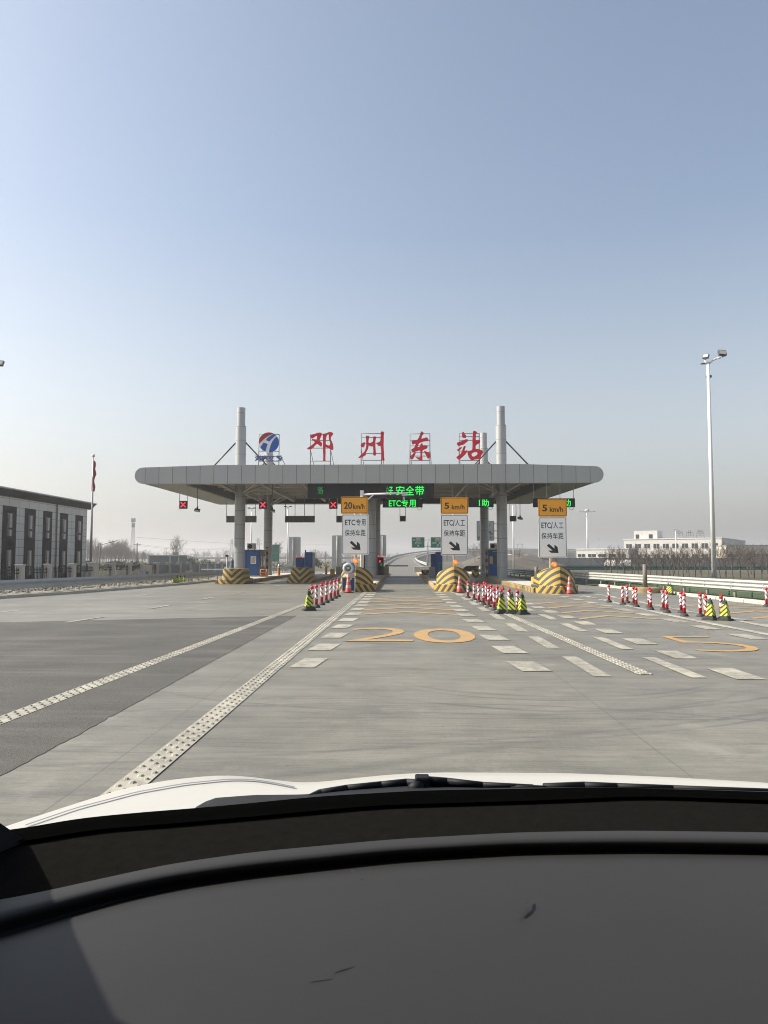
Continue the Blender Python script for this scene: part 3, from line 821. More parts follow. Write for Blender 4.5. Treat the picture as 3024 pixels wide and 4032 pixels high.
so = o.modifiers.new('thick', 'SOLIDIFY'); so.thickness = .1
mb = MB()
for x in (440, 1320):
    a = V(*zpt(O, (x, 335)), YS + .12); mb.bar(a, (a.x, a.y, 7.5), .03, n=6)
    mb.bar((a.x + .1, a.y, a.z - 1.4), (a.x + .4, a.y + 1.2, 7.5), .022, n=6)
for y in (335, 1070, 1290, 1505): mb.bar(V(*zpt(O, (440, y)), YS + .12), V(*zpt(O, (1320, y)), YS + .12), .026, n=6)
mb.build('support_frame', M['greysteel'], t, world=True)

# ------------------------------------------------------------------ things hanging from the canopy
def hang_rods(t, xs, z0, z1, y, r=.022, m='steel'):
    for x in xs:
        mb = MB(); mb.bar((x, y, z0), (x, y, z1), r, n=6); mb.build('hanging_rod', M[m], t, world=True)
# the long message screen
Y = YF + .55
a = V(1210.6, 1962, Y); b = V(1709.7, 1903, Y)
t = thing('message_screen', 'long black message board with green running text under the canopy edge', 'message board', ((a.x + b.x) / 2, Y, a.z))
mb = MB(); mb.box(a.x, b.x, Y, Y + .22, a.z, b.z); bevel(mb.build('housing', M['screen'], t, world=True), .015)
hang_rods(t, [a.x + (b.x - a.x) * i / 9 for i in range(10)], b.z - .02, 7.2, Y + .12, .03)
def led(t, s, x0, x1, y0, y1, Y, m, bold=.004, clip=None):
    mb = MB(); p = V(x0, y1, Y); q = V(x1, y0, Y); text_xz(mb, s, p.x, q.x, p.z, q.z, Y, bold, clip); mb.build('lit_text', m, t, world=True, fix=False)
led(t, '驾', 1249, 1276, 1917, 1947, Y - .012, M['leddim'], .0, (V(1249, 1930, Y).x, V(1271, 1930, Y).x))
led(t, '好', 1519, 1547, 1914, 1949, Y - .012, M['leddim'], .0, (V(1521, 1930, Y).x, V(1555, 1930, Y).x))
led(t, '好', 1519, 1547, 1914, 1949, Y - .014, M['led'], .004, (V(1531, 1930, Y).x, V(1555, 1930, Y).x))
led(t, '安', 1559, 1593, 1913, 1950, Y - .012, M['led'])
led(t, '全', 1597, 1631, 1913, 1950, Y - .012, M['led'])
led(t, '带', 1635, 1670, 1913, 1950, Y - .012, M['led'])
def lane_screen(px0, px1, py0, py1, rods, label, texts, Y=47.6):
    a = V(px0, py1, Y); b = V(px1, py0, Y)
    t = thing('lane_screen', label, 'lane display', ((a.x + b.x) / 2, Y, a.z), 0, 'green text lane displays under the canopy')
    mb = MB(); mb.box(a.x, b.x, Y, Y + .18, a.z, b.z); bevel(mb.build('housing', M['screen'], t, world=True), .015)
    hang_rods(t, [V(x, 1950, Y).x for x in rods], b.z - .02, 7.1, Y + .09)
    mb = MB(); c = V(px1 - 12, py1 + 1, Y); mb.tube([(c.x + .15 * math.cos(k * PI / 8), Y + .1, c.z - .15 * math.sin(k * PI / 8)) for k in range(9)], .012, 6); mb.build('cable', M['iron'], t, world=True)
    for s, x0, x1, y0, y1, cl in texts:
        clip = None if cl is None else (V(cl[0], 1980, Y).x, V(cl[1], 1980, Y).x)
        led(t, s, x0, x1, y0, y1, Y - .012, M['led'], .008, clip)
lane_screen(1507, 1664, 1965, 1998, [1515, 1655], 'black lane display reading ETC and two characters in green over the open lane', [('ETC', 1531, 1578, 1970, 1994, None), ('专', 1580, 1607, 1968, 1996, None), ('用', 1611, 1637, 1968, 1996, None)])
lane_screen(1776, 1943.5, 1962, 1997, [1783, 1836, 1887, 1940], 'black lane display with green character partly behind the middle 5 km/h sign', [('I', 1886, 1889, 1968, 1992, None), ('助', 1897, 1925, 1966, 1994, None)])
lane_screen(2100, 2264, 1962, 1997, [2101, 2153, 2206, 2259], 'black lane display with green character partly behind the right 5 km/h sign', [('自', 2185, 2213, 1966, 1994, None), ('助', 2219, 2247, 1966, 1994, None)])
# red cross lane signals
for i, (px, lab) in enumerate(((721, 'red cross lane signal hanging under the left end of the canopy'), (1035, 'red cross lane signal hanging between the left front and left rear columns'), (1312, 'red cross lane signal hanging beside the 20 km/h sign'))):
    Y = 47.3; c = V(px, 1987.5, Y); h = .26
    t = thing('lane_signal', lab, 'lane signal', c, 0, 'red cross lane signals')
    mb = MB(); mb.box(-h, h, 0, .16, -h, h); bevel(mb.build('housing', M['screen'], t), .02)
    mb = MB(); r = .19; w_ = .032
    for s_ in (-1, 1):
        d = Vector((1, 0, s_)).normalized(); q = Vector((-d.z, 0, d.x))
        a = -d * r * 1.2; b = d * r * 1.2; yy = -.014 - (.001 * s_)
        mb.add([((a - q * w_).x, yy, (a - q * w_).z), ((a + q * w_).x, yy, (a + q * w_).z), ((b + q * w_).x, yy, (b + q * w_).z), ((b - q * w_).x, yy, (b - q * w_).z)], [(0, 1, 2, 3)])
    mb.build('red_cross', M['ledred'], t)
    for s_ in (-1, 1):
        mb = MB(); mb.bar((s_ * h * 1.02, .08, -h), (s_ * h * 1.02, .08, 7.15 - c.z), .02, n=6); mb.build('hanging_rod', M['steel'], t)
    mb = MB()
    mb.tube([(-h + .1 * math.cos(k * PI / 6 + PI * .8), .1, -h + .1 * math.sin(k * PI / 6 + PI * .8)) for k in range(8)], .01, 6)
    mb.build('cable', M['steel'], t)
# dark backs of the exit displays at the rear
YB = 64.6
for px0, px1, lab in ((890, 1009, 'dark unlit display hanging at the rear behind the left front column'), (1122, 1239, 'dark unlit display hanging at the rear over the second island from the left'),
                      (1324, 1440, 'dark unlit display hanging at the rear behind the 20 km/h sign')):
    a = V(px0, 2057, YB); b = V(px1, 2031, YB)
    t = thing('rear_display', lab, 'display', ((a.x + b.x) / 2, YB, a.z), 0, 'dark displays hung at the rear of the canopy')
    mb = MB(); mb.box(a.x, b.x, YB, YB + .2, a.z, b.z); bevel(mb.build('housing', M['greypanel'], t, world=True), .015)
    for i in (0, 1, 2, 3):
        x = a.x + .05 + (b.x - a.x - .1) * i / 3
        r_ = MB(); r_.bar((x, YB - .03, a.z), (x, YB - .03, 7.2), .028, n=6); r_.build('hanging_rod', M['greysteel'], t, world=True)
for px0, px1, lab in ((1575, 1597, 'small square dark display hanging on two rods over the open lane'), (2008, 2032, 'small square dark display hanging right of the right front column')):
    a = V(px0, 2053, YB); b = V(px1, 2031, YB)
    t = thing('square_display', lab, 'lane signal', ((a.x + b.x) / 2, YB, a.z), 0, 'square signal backs at the rear of the canopy')
    mb = MB(); mb.box(a.x, b.x, YB, YB + .16, a.z, b.z); bevel(mb.build('housing', M['greypanel'], t, world=True), .015)
    hang_rods(t, (a.x, b.x), a.z, 7.2, YB - .03, .024, 'greysteel')
# hanging floodlights / cameras
for px, py, pt, Y, lab in ((777, 2008, 1915, 50, 'hanging floodlight under the left end of the canopy'), (1072, 2010, 1930, 52, 'hanging floodlight beside the left rear column'), (2048, 2040, 1965, 60, 'hanging floodlight right of the small square display'), (1585, 1946, 1900, 48, 'small camera hanging over the open lane')):
    c = V(px, py, Y)
    t = thing('hanging_floodlight' if 'flood' in lab else 'hanging_camera', lab, 'floodlight' if 'flood' in lab else 'camera', c)
    mb = MB(); mb.bar((0, 0, .1), (0, 0, 7.1 - c.z), .025, n=6); mb.lathe([(.05, .1), (.07, .16), (.05, .24)], (0, 0, 0), 10); mb.build('rod', M['greysteel'], t)
    mb = MB(); mb.box(-.2, .2, -.12, .12, -.1, .06); mb.box(-.05, .05, -.03, .03, .06, .14); o = mb.build('lamp_head', M['darksteel'], t); bevel(o, .02); o.rotation_euler = (.5, 0.15, .3)
    mb = MB(); mb.box(-.16, .16, -.126, -.12, -.08, .04); o2 = mb.build('lens', M['lampglass'], t); o2.rotation_euler = (.5, 0.15, .3)
# ================================================================== TOLL ISLANDS
def stripe_mat(name, expr, period, ya=(0.56, 0.345, 0.05), bl=(0.035, 0.038, 0.036), ph=0.0):
    """black and yellow hazard paint; expr builds the stripe coordinate from the local x, z"""
    m, n, b = new_mat(name)
    v = coords(n); s = sep(n, v)
    c = expr(n, s)
    c = mth(n, 'ADD', c, mth(n, 'MULTIPLY', noise(n, v, 7, 3), 0.012))
    fr = mth(n, 'FRACT', mth(n, 'ADD', mth(n, 'DIVIDE', c, period), 100 + ph))
    k = mth(n, 'LESS_THAN', fr, 0.5)
    wear = ramp(n, mth(n, 'MULTIPLY_ADD', noise(n, v, 3, 6, .7), .6, mth(n, 'MULTIPLY', noise(n, v, 25, 3), .4)), .35, .68)
    y = mixc(n, wear, ya, scol(ya, 0.72)); k2 = mixc(n, wear, bl, (0.085, 0.083, 0.075))
    col = mixc(n, k, y, k2)
    chip = ramp(n, noise(n, v, 14, 5, .75), .66, .72)
    col = mixc(n, mth(n, 'MULTIPLY', chip, .7), col, (0.28, 0.26, 0.22))
    n.links.new(col, b.inputs['Base Color']); b.inputs['Roughness'].default_value = .6
    return m
ab = lambda n, x: mth(n, 'ABSOLUTE', x)
M['prow'] = stripe_mat('prow_arc_stripes', lambda n, s: mth(n, 'ADD', s[2], mth(n, 'ADD', mth(n, 'MULTIPLY', ab(n, s[0]), .22), mth(n, 'MULTIPLY', mth(n, 'MULTIPLY', s[0], s[0]), .72))), .30, ph=-.12)
M['ledge'] = stripe_mat('ledge_slanted_stripes', lambda n, s: mth(n, 'ADD', ab(n, s[0]), mth(n, 'MULTIPLY', s[2], .62)), .27)
M['vee'] = stripe_mat('vee_stripes', lambda n, s: mth(n, 'SUBTRACT', s[2], mth(n, 'MULTIPLY', ab(n, s[0]), .95)), .42, (0.48, 0.31, 0.05), ph=.1)
M['kerbstripe'] = stripe_mat('kerb_bar_stripes', lambda n, s: s[1], .42, (0.50, 0.34, 0.08), (0.06, 0.055, 0.045))
M['bandpost'] = stripe_mat('banded_post', lambda n, s: s[2], .56, (0.5, 0.32, 0.03), (0.03, 0.03, 0.03))
M['beacon_face'] = M['wrap']

def island(X, w_, y0, y1, label, km, X1=None, w1=None):
    """raised kerbed island, slightly tapering"""
    t = thing('toll_island', label, 'toll island', (X, (y0 + y1) / 2, 0), 0, 'kerbed islands between the toll lanes')
    X1 = X if X1 is None else X1; w1 = w1 or w_
    def outline(ins):
        a = w_ / 2 - ins; b = w1 / 2 - ins; p = [(X - a, y0), (X + a, y0)]
        for i in range(9):
            th = PI * i / 8; p.append((X1 + b * math.cos(th), y1 - b + b * math.sin(th)))
        return p
    mb = MB(); mb.slab(outline(.16), .0, .215); mb.build('paving', M['islandtop'], t, world=True)
    mb = MB(); o_ = outline(0); i_ = outline(.155); n = len(o_)
    vs = [(x, y, -.02) for x, y in o_] + [(x, y, .19) for x, y in o_] + [(x + (X - x) * .03, y, .225) for x, y in o_] + [(x, y, .225) for x, y in i_] + [(x, y, .1) for x, y in i_]
    fs = []
    for k in range(4): fs += [(k * n + i, k * n + (i + 1) % n, (k + 1) * n + (i + 1) % n, (k + 1) * n + i) for i in range(n)]
    mb.add(vs, fs); mb.build('island_kerb', km, t, world=True)
    return t
island(-11.0, 2.05, 46.5, 72, 'kerbed island at the far left carrying the blue booth with the air conditioner', M['kerbstripe'], -10.9)
island(-6.72, 1.75, 49.5, 74, 'kerbed island second from the left carrying the two blue cabinets', M['kerbstripe'])
island(-2.22, 1.72, 36.6, 78, 'kerbed island left of the open lane carrying the 20 km/h sign', M['tankerb'])
island(2.58, 1.74, 36.6, 78, 'kerbed island right of the open lane carrying the middle 5 km/h sign', M['tankerb'], 2.4, 1.7)
island(7.28, 2.1, 34.6, 78, 'kerbed island at the far right with black and yellow kerb', M['kerbstripe'], 7.1, 1.9)

def prow(X, Y, w_, label, hz=1.23, hs=.86):
    """crash block shaped like a boat's bow, ridge towards the traffic, on a striped ledge"""
    t = thing('crash_block', label, 'crash block', (X, Y, 0), 0, 'black and yellow crash blocks at the island noses')
    hw = w_ / 2; L = 1.5
    def plan(u, hw_, back): # u -1..1 -> x, y
        x = u * hw_; y = back * (abs(u) ** 2.1) * .55 + abs(u) * .22
        return x, y
    N = 24
    us = [-1 + 2 * i / N for i in range(N + 1)]
    def top(u): return hs + (hz - hs) * (1 - abs(u) ** 1.7) - (.09 * (abs(u) > .985))
    b = MB(); rows = []
    for f in (0, .25, .5, .75, 1):
        rows.append([(plan(u, hw, 1)[0], plan(u, hw, 1)[1] + .18 * f, .34 + (top(u) - .34) * f) for u in us])
    b.loft(rows)
    rows2 = [rows[-1]] + [[(p[0] * (1 - .02 * k), p[1] * (1 - k / 4) + (L + 1.2) * k / 4, p[2] - .03 * k) for p in rows[-1]] for k in (1, 2, 3, 4)]
    b.loft(rows2)
    # back and sides down to the island
    back = rows2[-1]
    b.loft([back, [(p[0], p[1], .2) for p in back]])
    for e in (0, N): b.add([rows[0][e]] + [r[e] for r in rows[1:]] + [r[e] for r in rows2[1:]] + [(back[e][0], back[e][1], .34)], [tuple(range(len(rows) + len(rows2)))])
    o = b.build('block_body', M['prow'], t)
    l = MB()
    def lp(u, ex): x, y = plan(u, hw + ex, 1); return x, y - ex
    l.loft([[(*lp(u, .1), -.01) for u in us], [(*lp(u, .1), .33) for u in us], [(*lp(u, .08), .352) for u in us], [(*lp(u, -.1), .356) for u in us]])
    for e in (-1, 1): l.box(min(e * (hw + .1), e * (hw - .1)), max(e * (hw + .1), e * (hw - .1)), .66, L + .9, -.01, .35)
    l.build('ledge', M['ledge'], t)
    return t
prow(-2.22, 35.0, 1.60, 'black and yellow bow-shaped crash block behind the wrapped round beacon')
prow(2.55, 35.3, 1.62, 'black and yellow bow-shaped crash block under the middle 5 km/h sign')
prow(7.26, 33.4, 1.66, 'black and yellow bow-shaped crash block under the right 5 km/h sign', 1.25, .86)
def drum(X, Y, w_, label, h=.98, hl=.33):
    """flat-topped rounded crash block with downward chevrons"""
    t = thing('crash_block', label, 'crash block', (X, Y, 0), 0, 'black and yellow crash blocks at the island noses')
    def pl(hw, yo):
        p = [(-hw * 1.0, 2.4)]
        for i in range(13):
            th = PI + PI * i / 12; p.append((hw * math.cos(th) * (1 if True else 1), yo + .55 * hw * math.sin(th) + .55 * hw))
        p.append((hw, 2.4)); return p
    b = MB(); p = pl(w_ / 2 - .1, .1); q = pl(w_ / 2 - .17, .16); n = len(p)
    b.add([(x, y, .2) for x, y in p] + [(x, y, h) for x, y in q], [(i, (i + 1) % n, (i + 1) % n + n, i + n) for i in range(n)] + [tuple(range(n, 2 * n))])
    bevel(b.build('block_body', M['vee'], t), .03)
    b = MB(); b.slab(pl(w_ / 2 + .1, -.1), -.01, hl); bevel(b.build('ledge', M['vee'], t), .03)
    return t
drum(-10.72, 45.4, 1.62, 'black and yellow V-striped crash block at the foot of the left front column')
drum(-6.82, 48.3, 1.62, 'black and yellow V-striped crash block in front of the two blue cabinets', 1.0)

# ------------------------------------------------------------------ booths, cabinets, terminals on the islands
def booth(px0, px1, py_top, Y, depth, label, window, zb=.225, side=None):
    a = V(px0, py_top, Y); b = V(px1, py_top, Y)
    t = thing('toll_booth', label, 'toll booth', ((a.x + b.x) / 2, Y, zb), 0, 'blue toll booths')
    hw = (b.x - a.x) / 2; h = a.z - zb
    bd = MB(); bd.box(-hw, hw, 0, depth, .08, h - .06)
    bevel(bd.build('walls', M['blue'], t), .02)
    r = MB(); r.box(-hw - .05, hw + .05, -.05, depth + .05, h - .06, h); r.build('roof', M['greypanel'], t)
    p = MB(); p.box(-hw - .03, hw + .03, -.03, depth + .03, 0, .08); p.build('plinth', M['kerbconc'], t)
    return t, hw, h
t, hw, h = booth(958, 1021, 2164, 56, 2.6, 'blue toll booth with a white-framed door window and an air conditioner on its roof', None)
mb = MB(); mb.box(hw + .005, hw + .03, .1, 2.5, .1, h - .1); mb.build('grey_side_panel', M['greywall'], t)
mb = MB(); mb.box(hw + .03, hw + .05, .5, 1.0, .7, 1.6); mb.box(hw + .03, hw + .05, 1.4, 2.2, .7, 1.6); mb.build('side_window', M['glassdark'], t)
mb = MB(); x0 = hw - .66; mb.box(x0, x0 + .42, -.02, -.003, .98, 1.56); w1 = mb.build('window', M['signwhite'], t)
mb = MB(); mb.box(x0 + .05, x0 + .37, -.026, -.021, 1.03, 1.51); mb.build('pane', M['lampglass'], w1)
mb = MB(); mb.box(-hw + .25, -hw + .262, -.012, 0, .1, h - .1); mb.box(hw - .1, hw - .09, -.012, 0, .1, h - .1); mb.build('door_seam', M['iron'], t)
def ac(parent_loc, label, s=1.0):
    t = thing('air_conditioner', label, 'air conditioner', parent_loc)
    mb = MB(); mb.box(-.38, .38, 0, .32, .05, .58); bevel(mb.build('casing', M['acwhite'], t), .02)
    mb = MB(); mb.lathe([(.2, -.012), (.21, -.012), (.21, .002)], (-.12, 0, .31), 20, 'Y'); g = mb.build('fan_grille', M['iron'], t)
    mb = MB()
    for k in range(1, 5): 
        pts = [(-.12 + .045 * k * math.cos(a * PI / 8), -.016, .31 + .045 * k * math.sin(a * PI / 8)) for a in range(17)]; mb.tube(pts, .004, 4)
    mb.build('guard_rings', M['greysteel'], g)
    mb = MB(); mb.box(-.3, -.24, 0, .3, 0, .05); mb.box(.24, .3, 0, .3, 0, .05); mb.build('feet', M['greysteel'], t)
    t.scale = (s, s, s)
    return t
c = V(989, 2163, 57); ac((c.x, 57, 2.4 if False else V(989, 2164, 56).z), 'pale air conditioner unit with a round black fan on the left booth roof', .88)
t, hw, h = booth(1922, 1976, 2163, 56, 2.4, 'dark blue toll booth with a side window behind the right front column', None)
mb = MB(); mb.box(-hw + .08, hw - .1, -.02, -.003, .95, 1.62); w1 = mb.build('window', M['glassdark'], t)
mb = MB(); mb.box(-hw + .1, -hw + .34, -.026, -.021, .98, 1.58); mb.build('pane', M['lampglass'], w1)
mb = MB(); mb.box(-.16, .16, -.02, -.003, h - .2, h - .14); mb.build('number_plate', M['yellowpaint'], t)
c = V(1945, 2163, 57); o = ac((c.x, 57, c.z + .01), 'shaded air conditioner unit on the right booth roof', .8)
def cabinet(px0, px1, py_top, Y, depth, label, zb=.225, m='blue', name='equipment_cabinet', cat='cabinet', grp='blue equipment cabinets on the islands'):
    a = V(px0, py_top, Y); b = V(px1, py_top, Y); hw = (b.x - a.x) / 2; h = a.z - zb
    t = thing(name, label, cat, ((a.x + b.x) / 2, Y, zb), 0, grp)
    mb = MB(); mb.box(-hw, hw, 0, depth, 0, h); bevel(mb.build('cabinet_body', M[m], t), .02)
    return t, hw, h
t, hw, h = cabinet(1199, 1228, 2174, 57, 1.2, 'tall blue cabinet on the second island with a small lit screen low down')
mb = MB(); mb.box(hw, hw + .12, .1, 1.1, .02, h - .02); mb.build('grey_side', M['signback'], t)
mb = MB(); mb.box(-hw + .08, -hw + .34, -.03, -.002, .15, .42); q = mb.build('screen_frame', M['acwhite'], t)
mb = MB(); mb.box(-hw + .13, -hw + .29, -.036, -.031, .2, .38); mb.build('screen', M['greypanel'], q)
mb = MB(); mb.lathe([(.05, 0), (.05, .12), (.02, .18)], (-hw + .06, .2, h), 10); mb.build('camera', M['iron'], t)
t, hw, h = cabinet(1164, 1195, 2195, 57.4, 1.0, 'short blue cabinet with two red lamps on the second island')
mb = MB(); mb.lathe([(.05, 0), (.05, .1), (.03, .13)], (-hw + .06, .1, h), 10); mb.build('red_lamp', M['ledred'], t)
mb = MB(); mb.lathe([(.05, 0), (.05, .1), (.03, .13)], (hw - .06, .1, h), 10); mb.build('red_lamp', M['ledred'], t)
mb = MB(); mb.box(-hw + .1, hw - .12, -.02, -.003, .12, .35); mb.build('slot_panel', M['glassdark'], t)
t, hw, h = cabinet(911, 918, 2206, 60, .6, 'narrow blue cabinet left of the left front column')
mb = MB(); mb.lathe([(.05, 0), (.05, .12)], (0, .2, h), 8); mb.build('camera', M['iron'], t)
t, hw, h = cabinet(1489, 1510, 2194, 61.5, .8, 'black lane terminal with a small red cross and green arrow beside the open lane', m='screen', name='lane_terminal', cat='terminal', grp='lane terminals')
for s_ in (-1, 1):
    mb = MB(); mb.lathe([(.045, 0), (.045, .12), (.02, .16)], (s_ * (hw - .05), .1, h), 8); mb.build('red_lamp', M['ledred'], t)
mb = MB()
for s_ in (-1, 1):
    a = Vector((-.07 - hw * .35, -.006, h - .36 - s_ * .09)); b = Vector((.09 - hw * .35, -.006, h - .36 + s_ * .09)); q = Vector((0.0, 0, .03)); mb.add([a - q, a + q, b + q, b - q], [(0, 1, 2, 3)])
mb.build('red_cross', M['ledred'], t)
mb = MB(); mb.add([(-.05, -.005, h - .62), (.02, -.005, h - .52), (.14, -.005, h - .56), (.1, -.005, h - .66), (.03, -.005, h - .74)], [(0, 1, 2, 3, 4)]); mb.build('green_arrow', M['leddim'], t)
t, hw, h = cabinet(1432, 1441, 2186, 58, .9, 'narrow blue cabinet seen behind the 20 km/h sign post')
mb = MB(); mb.box(-.05, .05, -.02, -.003, h - .5, h - .3); mb.build('slot_panel', M['glassdark'], t)
t, hw, h = cabinet(1716, 1742, 2173, 57, 1.3, 'tall dark blue cabinet with pale vertical lettering behind the middle crash block')
mb = MB()
for k in range(4): text_xz(mb, '自助缴费'[k], -.1 + .02, .12, h - .98 - .2 * k, h - .81 - .2 * k, -.004, .01)
mb.build('lettering', mat('pale_blue_letter', (0.08, 0.28, 0.42), .5), t, fix=False)
t, hw, h = cabinet(1697, 1716, 2181, 57.4, 1.0, 'lower dark blue cabinet joined left of the tall lettered cabinet')
mb = MB(); mb.box(-.12, .12, -.02, -.003, .2, .5); mb.build('slot_panel', M['glassdark'], t)
# concrete plinths and barrier blocks on the island right of the open lane
def block(px0, px1, y0, y1, Y, d, m, label, zb=.22):
    a = V(px0, y0, Y); b = V(px1, y1, Y); t = MB(); t.box(a.x, b.x, Y, Y + d, zb, a.z)
    o = t.build('concrete_block', m, None, loc=((a.x + b.x) / 2, Y, zb), world=True); bevel(o, .03); tag(o, label, 'concrete block'); return o
block(1690, 1714, 2232, 2271, 53.5, .8, M['greywall'], 'grey concrete block at the foot of the dark blue cabinets')
o = block(1660, 1689, 2243, 2262, 62, .7, M['vee'], 'low black and olive painted block on the island beside the open lane')
block(1630, 1700, 2231, 2240, 76, .5, M['concblock'], 'long low concrete barrier closing the end of the island right of the open lane')
block(1506, 1520, 2231, 2254, 63.5, .9, M['concblock'], 'pale concrete block with yellow end right of the black lane terminal')
o = block(1520.5, 1531, 2231, 2254, 63.4, .3, M['yellowpaint'], 'yellow painted barrier end beside the open lane')
block(1300, 1316, 2240, 2256, 58, .5, M['yellowpaint'], 'yellow painted block left of the wrapped round beacon')
block(1323, 1345, 2231, 2252, 60, .5, M['concblock'], 'pale arched block behind the left crash block')
block(1860, 1888, 2246, 2266, 52, .6, M['vee'], 'olive and black block behind the middle crash block')

# banded posts, railings on islands
def banded(px, y0, Y, w_, label):
    c = V(px, y0, Y); mb = MB(); mb.box(-w_ / 2, w_ / 2, -w_ / 2, w_ / 2, 0, c.z - .22)
    t = thing('height_post', label, 'post', (c.x, Y, .22)); bevel(mb.build('post_body', M['bandpost'], t), .01)
    mb = MB(); mb.box(-w_ / 2 - .05, w_ / 2 + .05, -w_ / 2 - .05, w_ / 2 + .05, 0, .03); mb.build('foot_plate', M['greysteel'], t)
banded(1052, 2153, 57.5, .15, 'black and yellow banded post beside the left rear column')
banded(1915, 2160, 55.8, .17, 'black and yellow banded post at the corner of the right booth')
def railing(px0, px1, y0, Y, label, m, rungs=3):
    a = V(px0, y0, Y); b = V(px1, y0, Y); t = thing('railing', label, 'railing', (a.x, Y, .22)); L = b.x - a.x; h = a.z - .22
    for x in (0, L):
        mb = MB(); mb.bar((x, 0, 0), (x, 0, h), .05, n=8); mb.build('post', m, t)
    mb = MB()
    for k in range(rungs): mb.bar((0, 0, h * (k + .7) / rungs), (L, 0, h * (k + .7) / rungs), .03, n=6)
    mb.build('rails', m, t)
railing(1026, 1052, 2240, 55.2, 'orange railing between the left booth and the left rear column', M['orangepost'])
railing(1894, 1910, 2238, 54, 'pale grey railing left of the right booth', M['signback'])
# orange bollards with steel caps
bo = None
for px, yb, Y, lab in ((1468, 2251, 62, 'orange bollard with shiny cap left of the black lane terminal'), (1098, 2265, 60, 'orange bollard with shiny cap on the second island'), (1284, 2262, 64, 'orange bollard with shiny cap left of the left crash block')):
    c = V(px, yb, Y)
    if bo is None:
        bo = thing('orange_bollard', lab, 'bollard', (c.x, Y, .22), 0, 'orange bollards on the islands')
        mb = MB(); mb.lathe([(.11, 0), (.11, .62)], n=16); mb.build('shaft', M['orangepost'], bo)
        mb = MB(); mb.lathe([(.115, .62), (.115, .70), (.1, .71), (.1, .82), (.07, .88), (.02, .9)], n=16); mb.build('cap', M['galv'], bo)
    else: dup(bo, (c.x, Y, .22), 0, lab)

# ------------------------------------------------------------------ speed limit signs
def speed_sign(cx, org, speed, txt, Y, label, corners, zb=.2):
    """org/corners: px of the orange board and of the white board; boards on one post"""
    (ox0, ox1, oy0, oy1), (wx0, wx1, wy0, wy1) = corners
    c = V(cx, wy1, Y)
    t = thing('speed_sign', label, 'road sign', (c.x, Y + .12, zb), 0, 'speed limit signs at the lane entrances')
    def board(x0, x1, y0, y1, m, name):
        a = V(x0, y1, Y); b = V(x1, y0, Y)
        mb = MB(); mb.prism(rrect(a.x, b.x, a.z, b.z, .07), Y, Y + .03); o = mb.build(name, m, t, world=True)
        e = MB(); ring_xz(e, a.x + .03, b.x - .03, a.z + .03, b.z - .03, .06, .025, Y - .003); e.build('border_line', M['signblack'], o, fix=False)
        o2 = o.children[0]; 
        for v_ in o2.data.vertices: v_.co = v_.co - t.location
        return a, b, o
    def sub(mb, name, m, parent):
        o = mb.build(name, m, parent, fix=False)
        for v_ in o.data.vertices: v_.co = v_.co - t.location
    a, b, ob = board(ox0, ox1, oy0, oy1, M['signorange'], 'orange_board'); W = b.x - a.x; Hh = b.z - a.z
    nm, un = MB(), MB()
    if speed == '20':
        text_xz(nm, '20', a.x + .12 * W, a.x + .42 * W, a.z + .28 * Hh, a.z + .68 * Hh, Y - .004, .024)
        text_xz(un, 'km/h', a.x + .45 * W, a.x + .88 * W, a.z + .27 * Hh, a.z + .58 * Hh, Y - .004, .02)
    else:
        text_xz(nm, '5', a.x + .14 * W, a.x + .31 * W, a.z + .30 * Hh, a.z + .68 * Hh, Y - .004, .024)
        text_xz(un, 'km/h', a.x + .40 * W, a.x + .86 * W, a.z + .27 * Hh, a.z + .56 * Hh, Y - .004, .02)
    sub(nm, 'speed_number', M['signblack'], ob); sub(un, 'speed_unit', M['signblack'], ob)
    a, b, wb = board(wx0, wx1, wy0, wy1, M['signwhite'], 'white_board'); W = b.x - a.x; Hh = b.z - a.z
    def q(u, v): return a.x + u * W, b.z - v * Hh
    def tx(s, u0, u1, v0, v1, bold=.008):
        x0, z1 = q(u0, v0); x1, z0 = q(u1, v1); text_xz(mb, s, x0, x1, z0, z1, Y - .004, bold)
    mb = MB()
    tx('ETC', .11, .50 if txt else .44, .135, .275, .014)
    if txt: tx('专', .53, .70, .12, .285); tx('用', .73, .88, .125, .285)
    else: tx('/', .44, .51, .125, .29, .02); tx('人', .52, .70, .125, .28); tx('工', .72, .88, .14, .275)
    o = mb.build('upper_lettering', M['signblack'], wb, fix=False)
    for v_ in o.data.vertices: v_.co = v_.co - t.location
    mb = MB()
    for k, ch in enumerate('保持车距'): tx(ch, .11 + .197 * k, .29 + .197 * k, .385, .535)
    o = mb.build('lower_lettering', M['signblack'], wb, fix=False)
    for v_ in o.data.vertices: v_.co = v_.co - t.location
    mb = MB()
    # arrow to the lane below right
    A = [(1190,272),(1300,385),(1300,290),(1360,345),(1378,488),(1232,482),(1175,430),(1262,428),(1150,318)]
    pts = [q((x - 985) / (1550 - 985), .655 + (y - 272) / (488 - 272) * .225) for x, y in A]
    mb.add([(x, Y - .004, z) for x, z in pts], [tuple(range(9))])
    o = mb.build('lane_arrow', M['signblack'], wb, fix=False)
    for v_ in o.data.vertices: v_.co = v_.co - t.location
    top = V(ox0, oy0 + 6, Y).z
    mb = MB(); mb.bar((c.x, Y + .12, zb), (c.x, Y + .12, top), .085, .075, 16); mb.build('post', M['galv'], t, world=True)
    mb = MB()
    for yy in (oy0 + 18, oy1 - 12, wy0 + 20, wy1 - 30):
        z = V(cx, yy, Y).z; mb.box(c.x - .42, c.x + .42, Y + .03, Y + .06, z - .03, z + .03)
    mb.build('brackets', M['galv'], t, world=True)
    return t
speed_sign(1400, None, '20', True, 37.3, 'orange 20 km/h board over a white lane board left of the open lane', ((1342, 1448, 1955, 2023), (1346, 1452, 2024.5, 2184.5)))
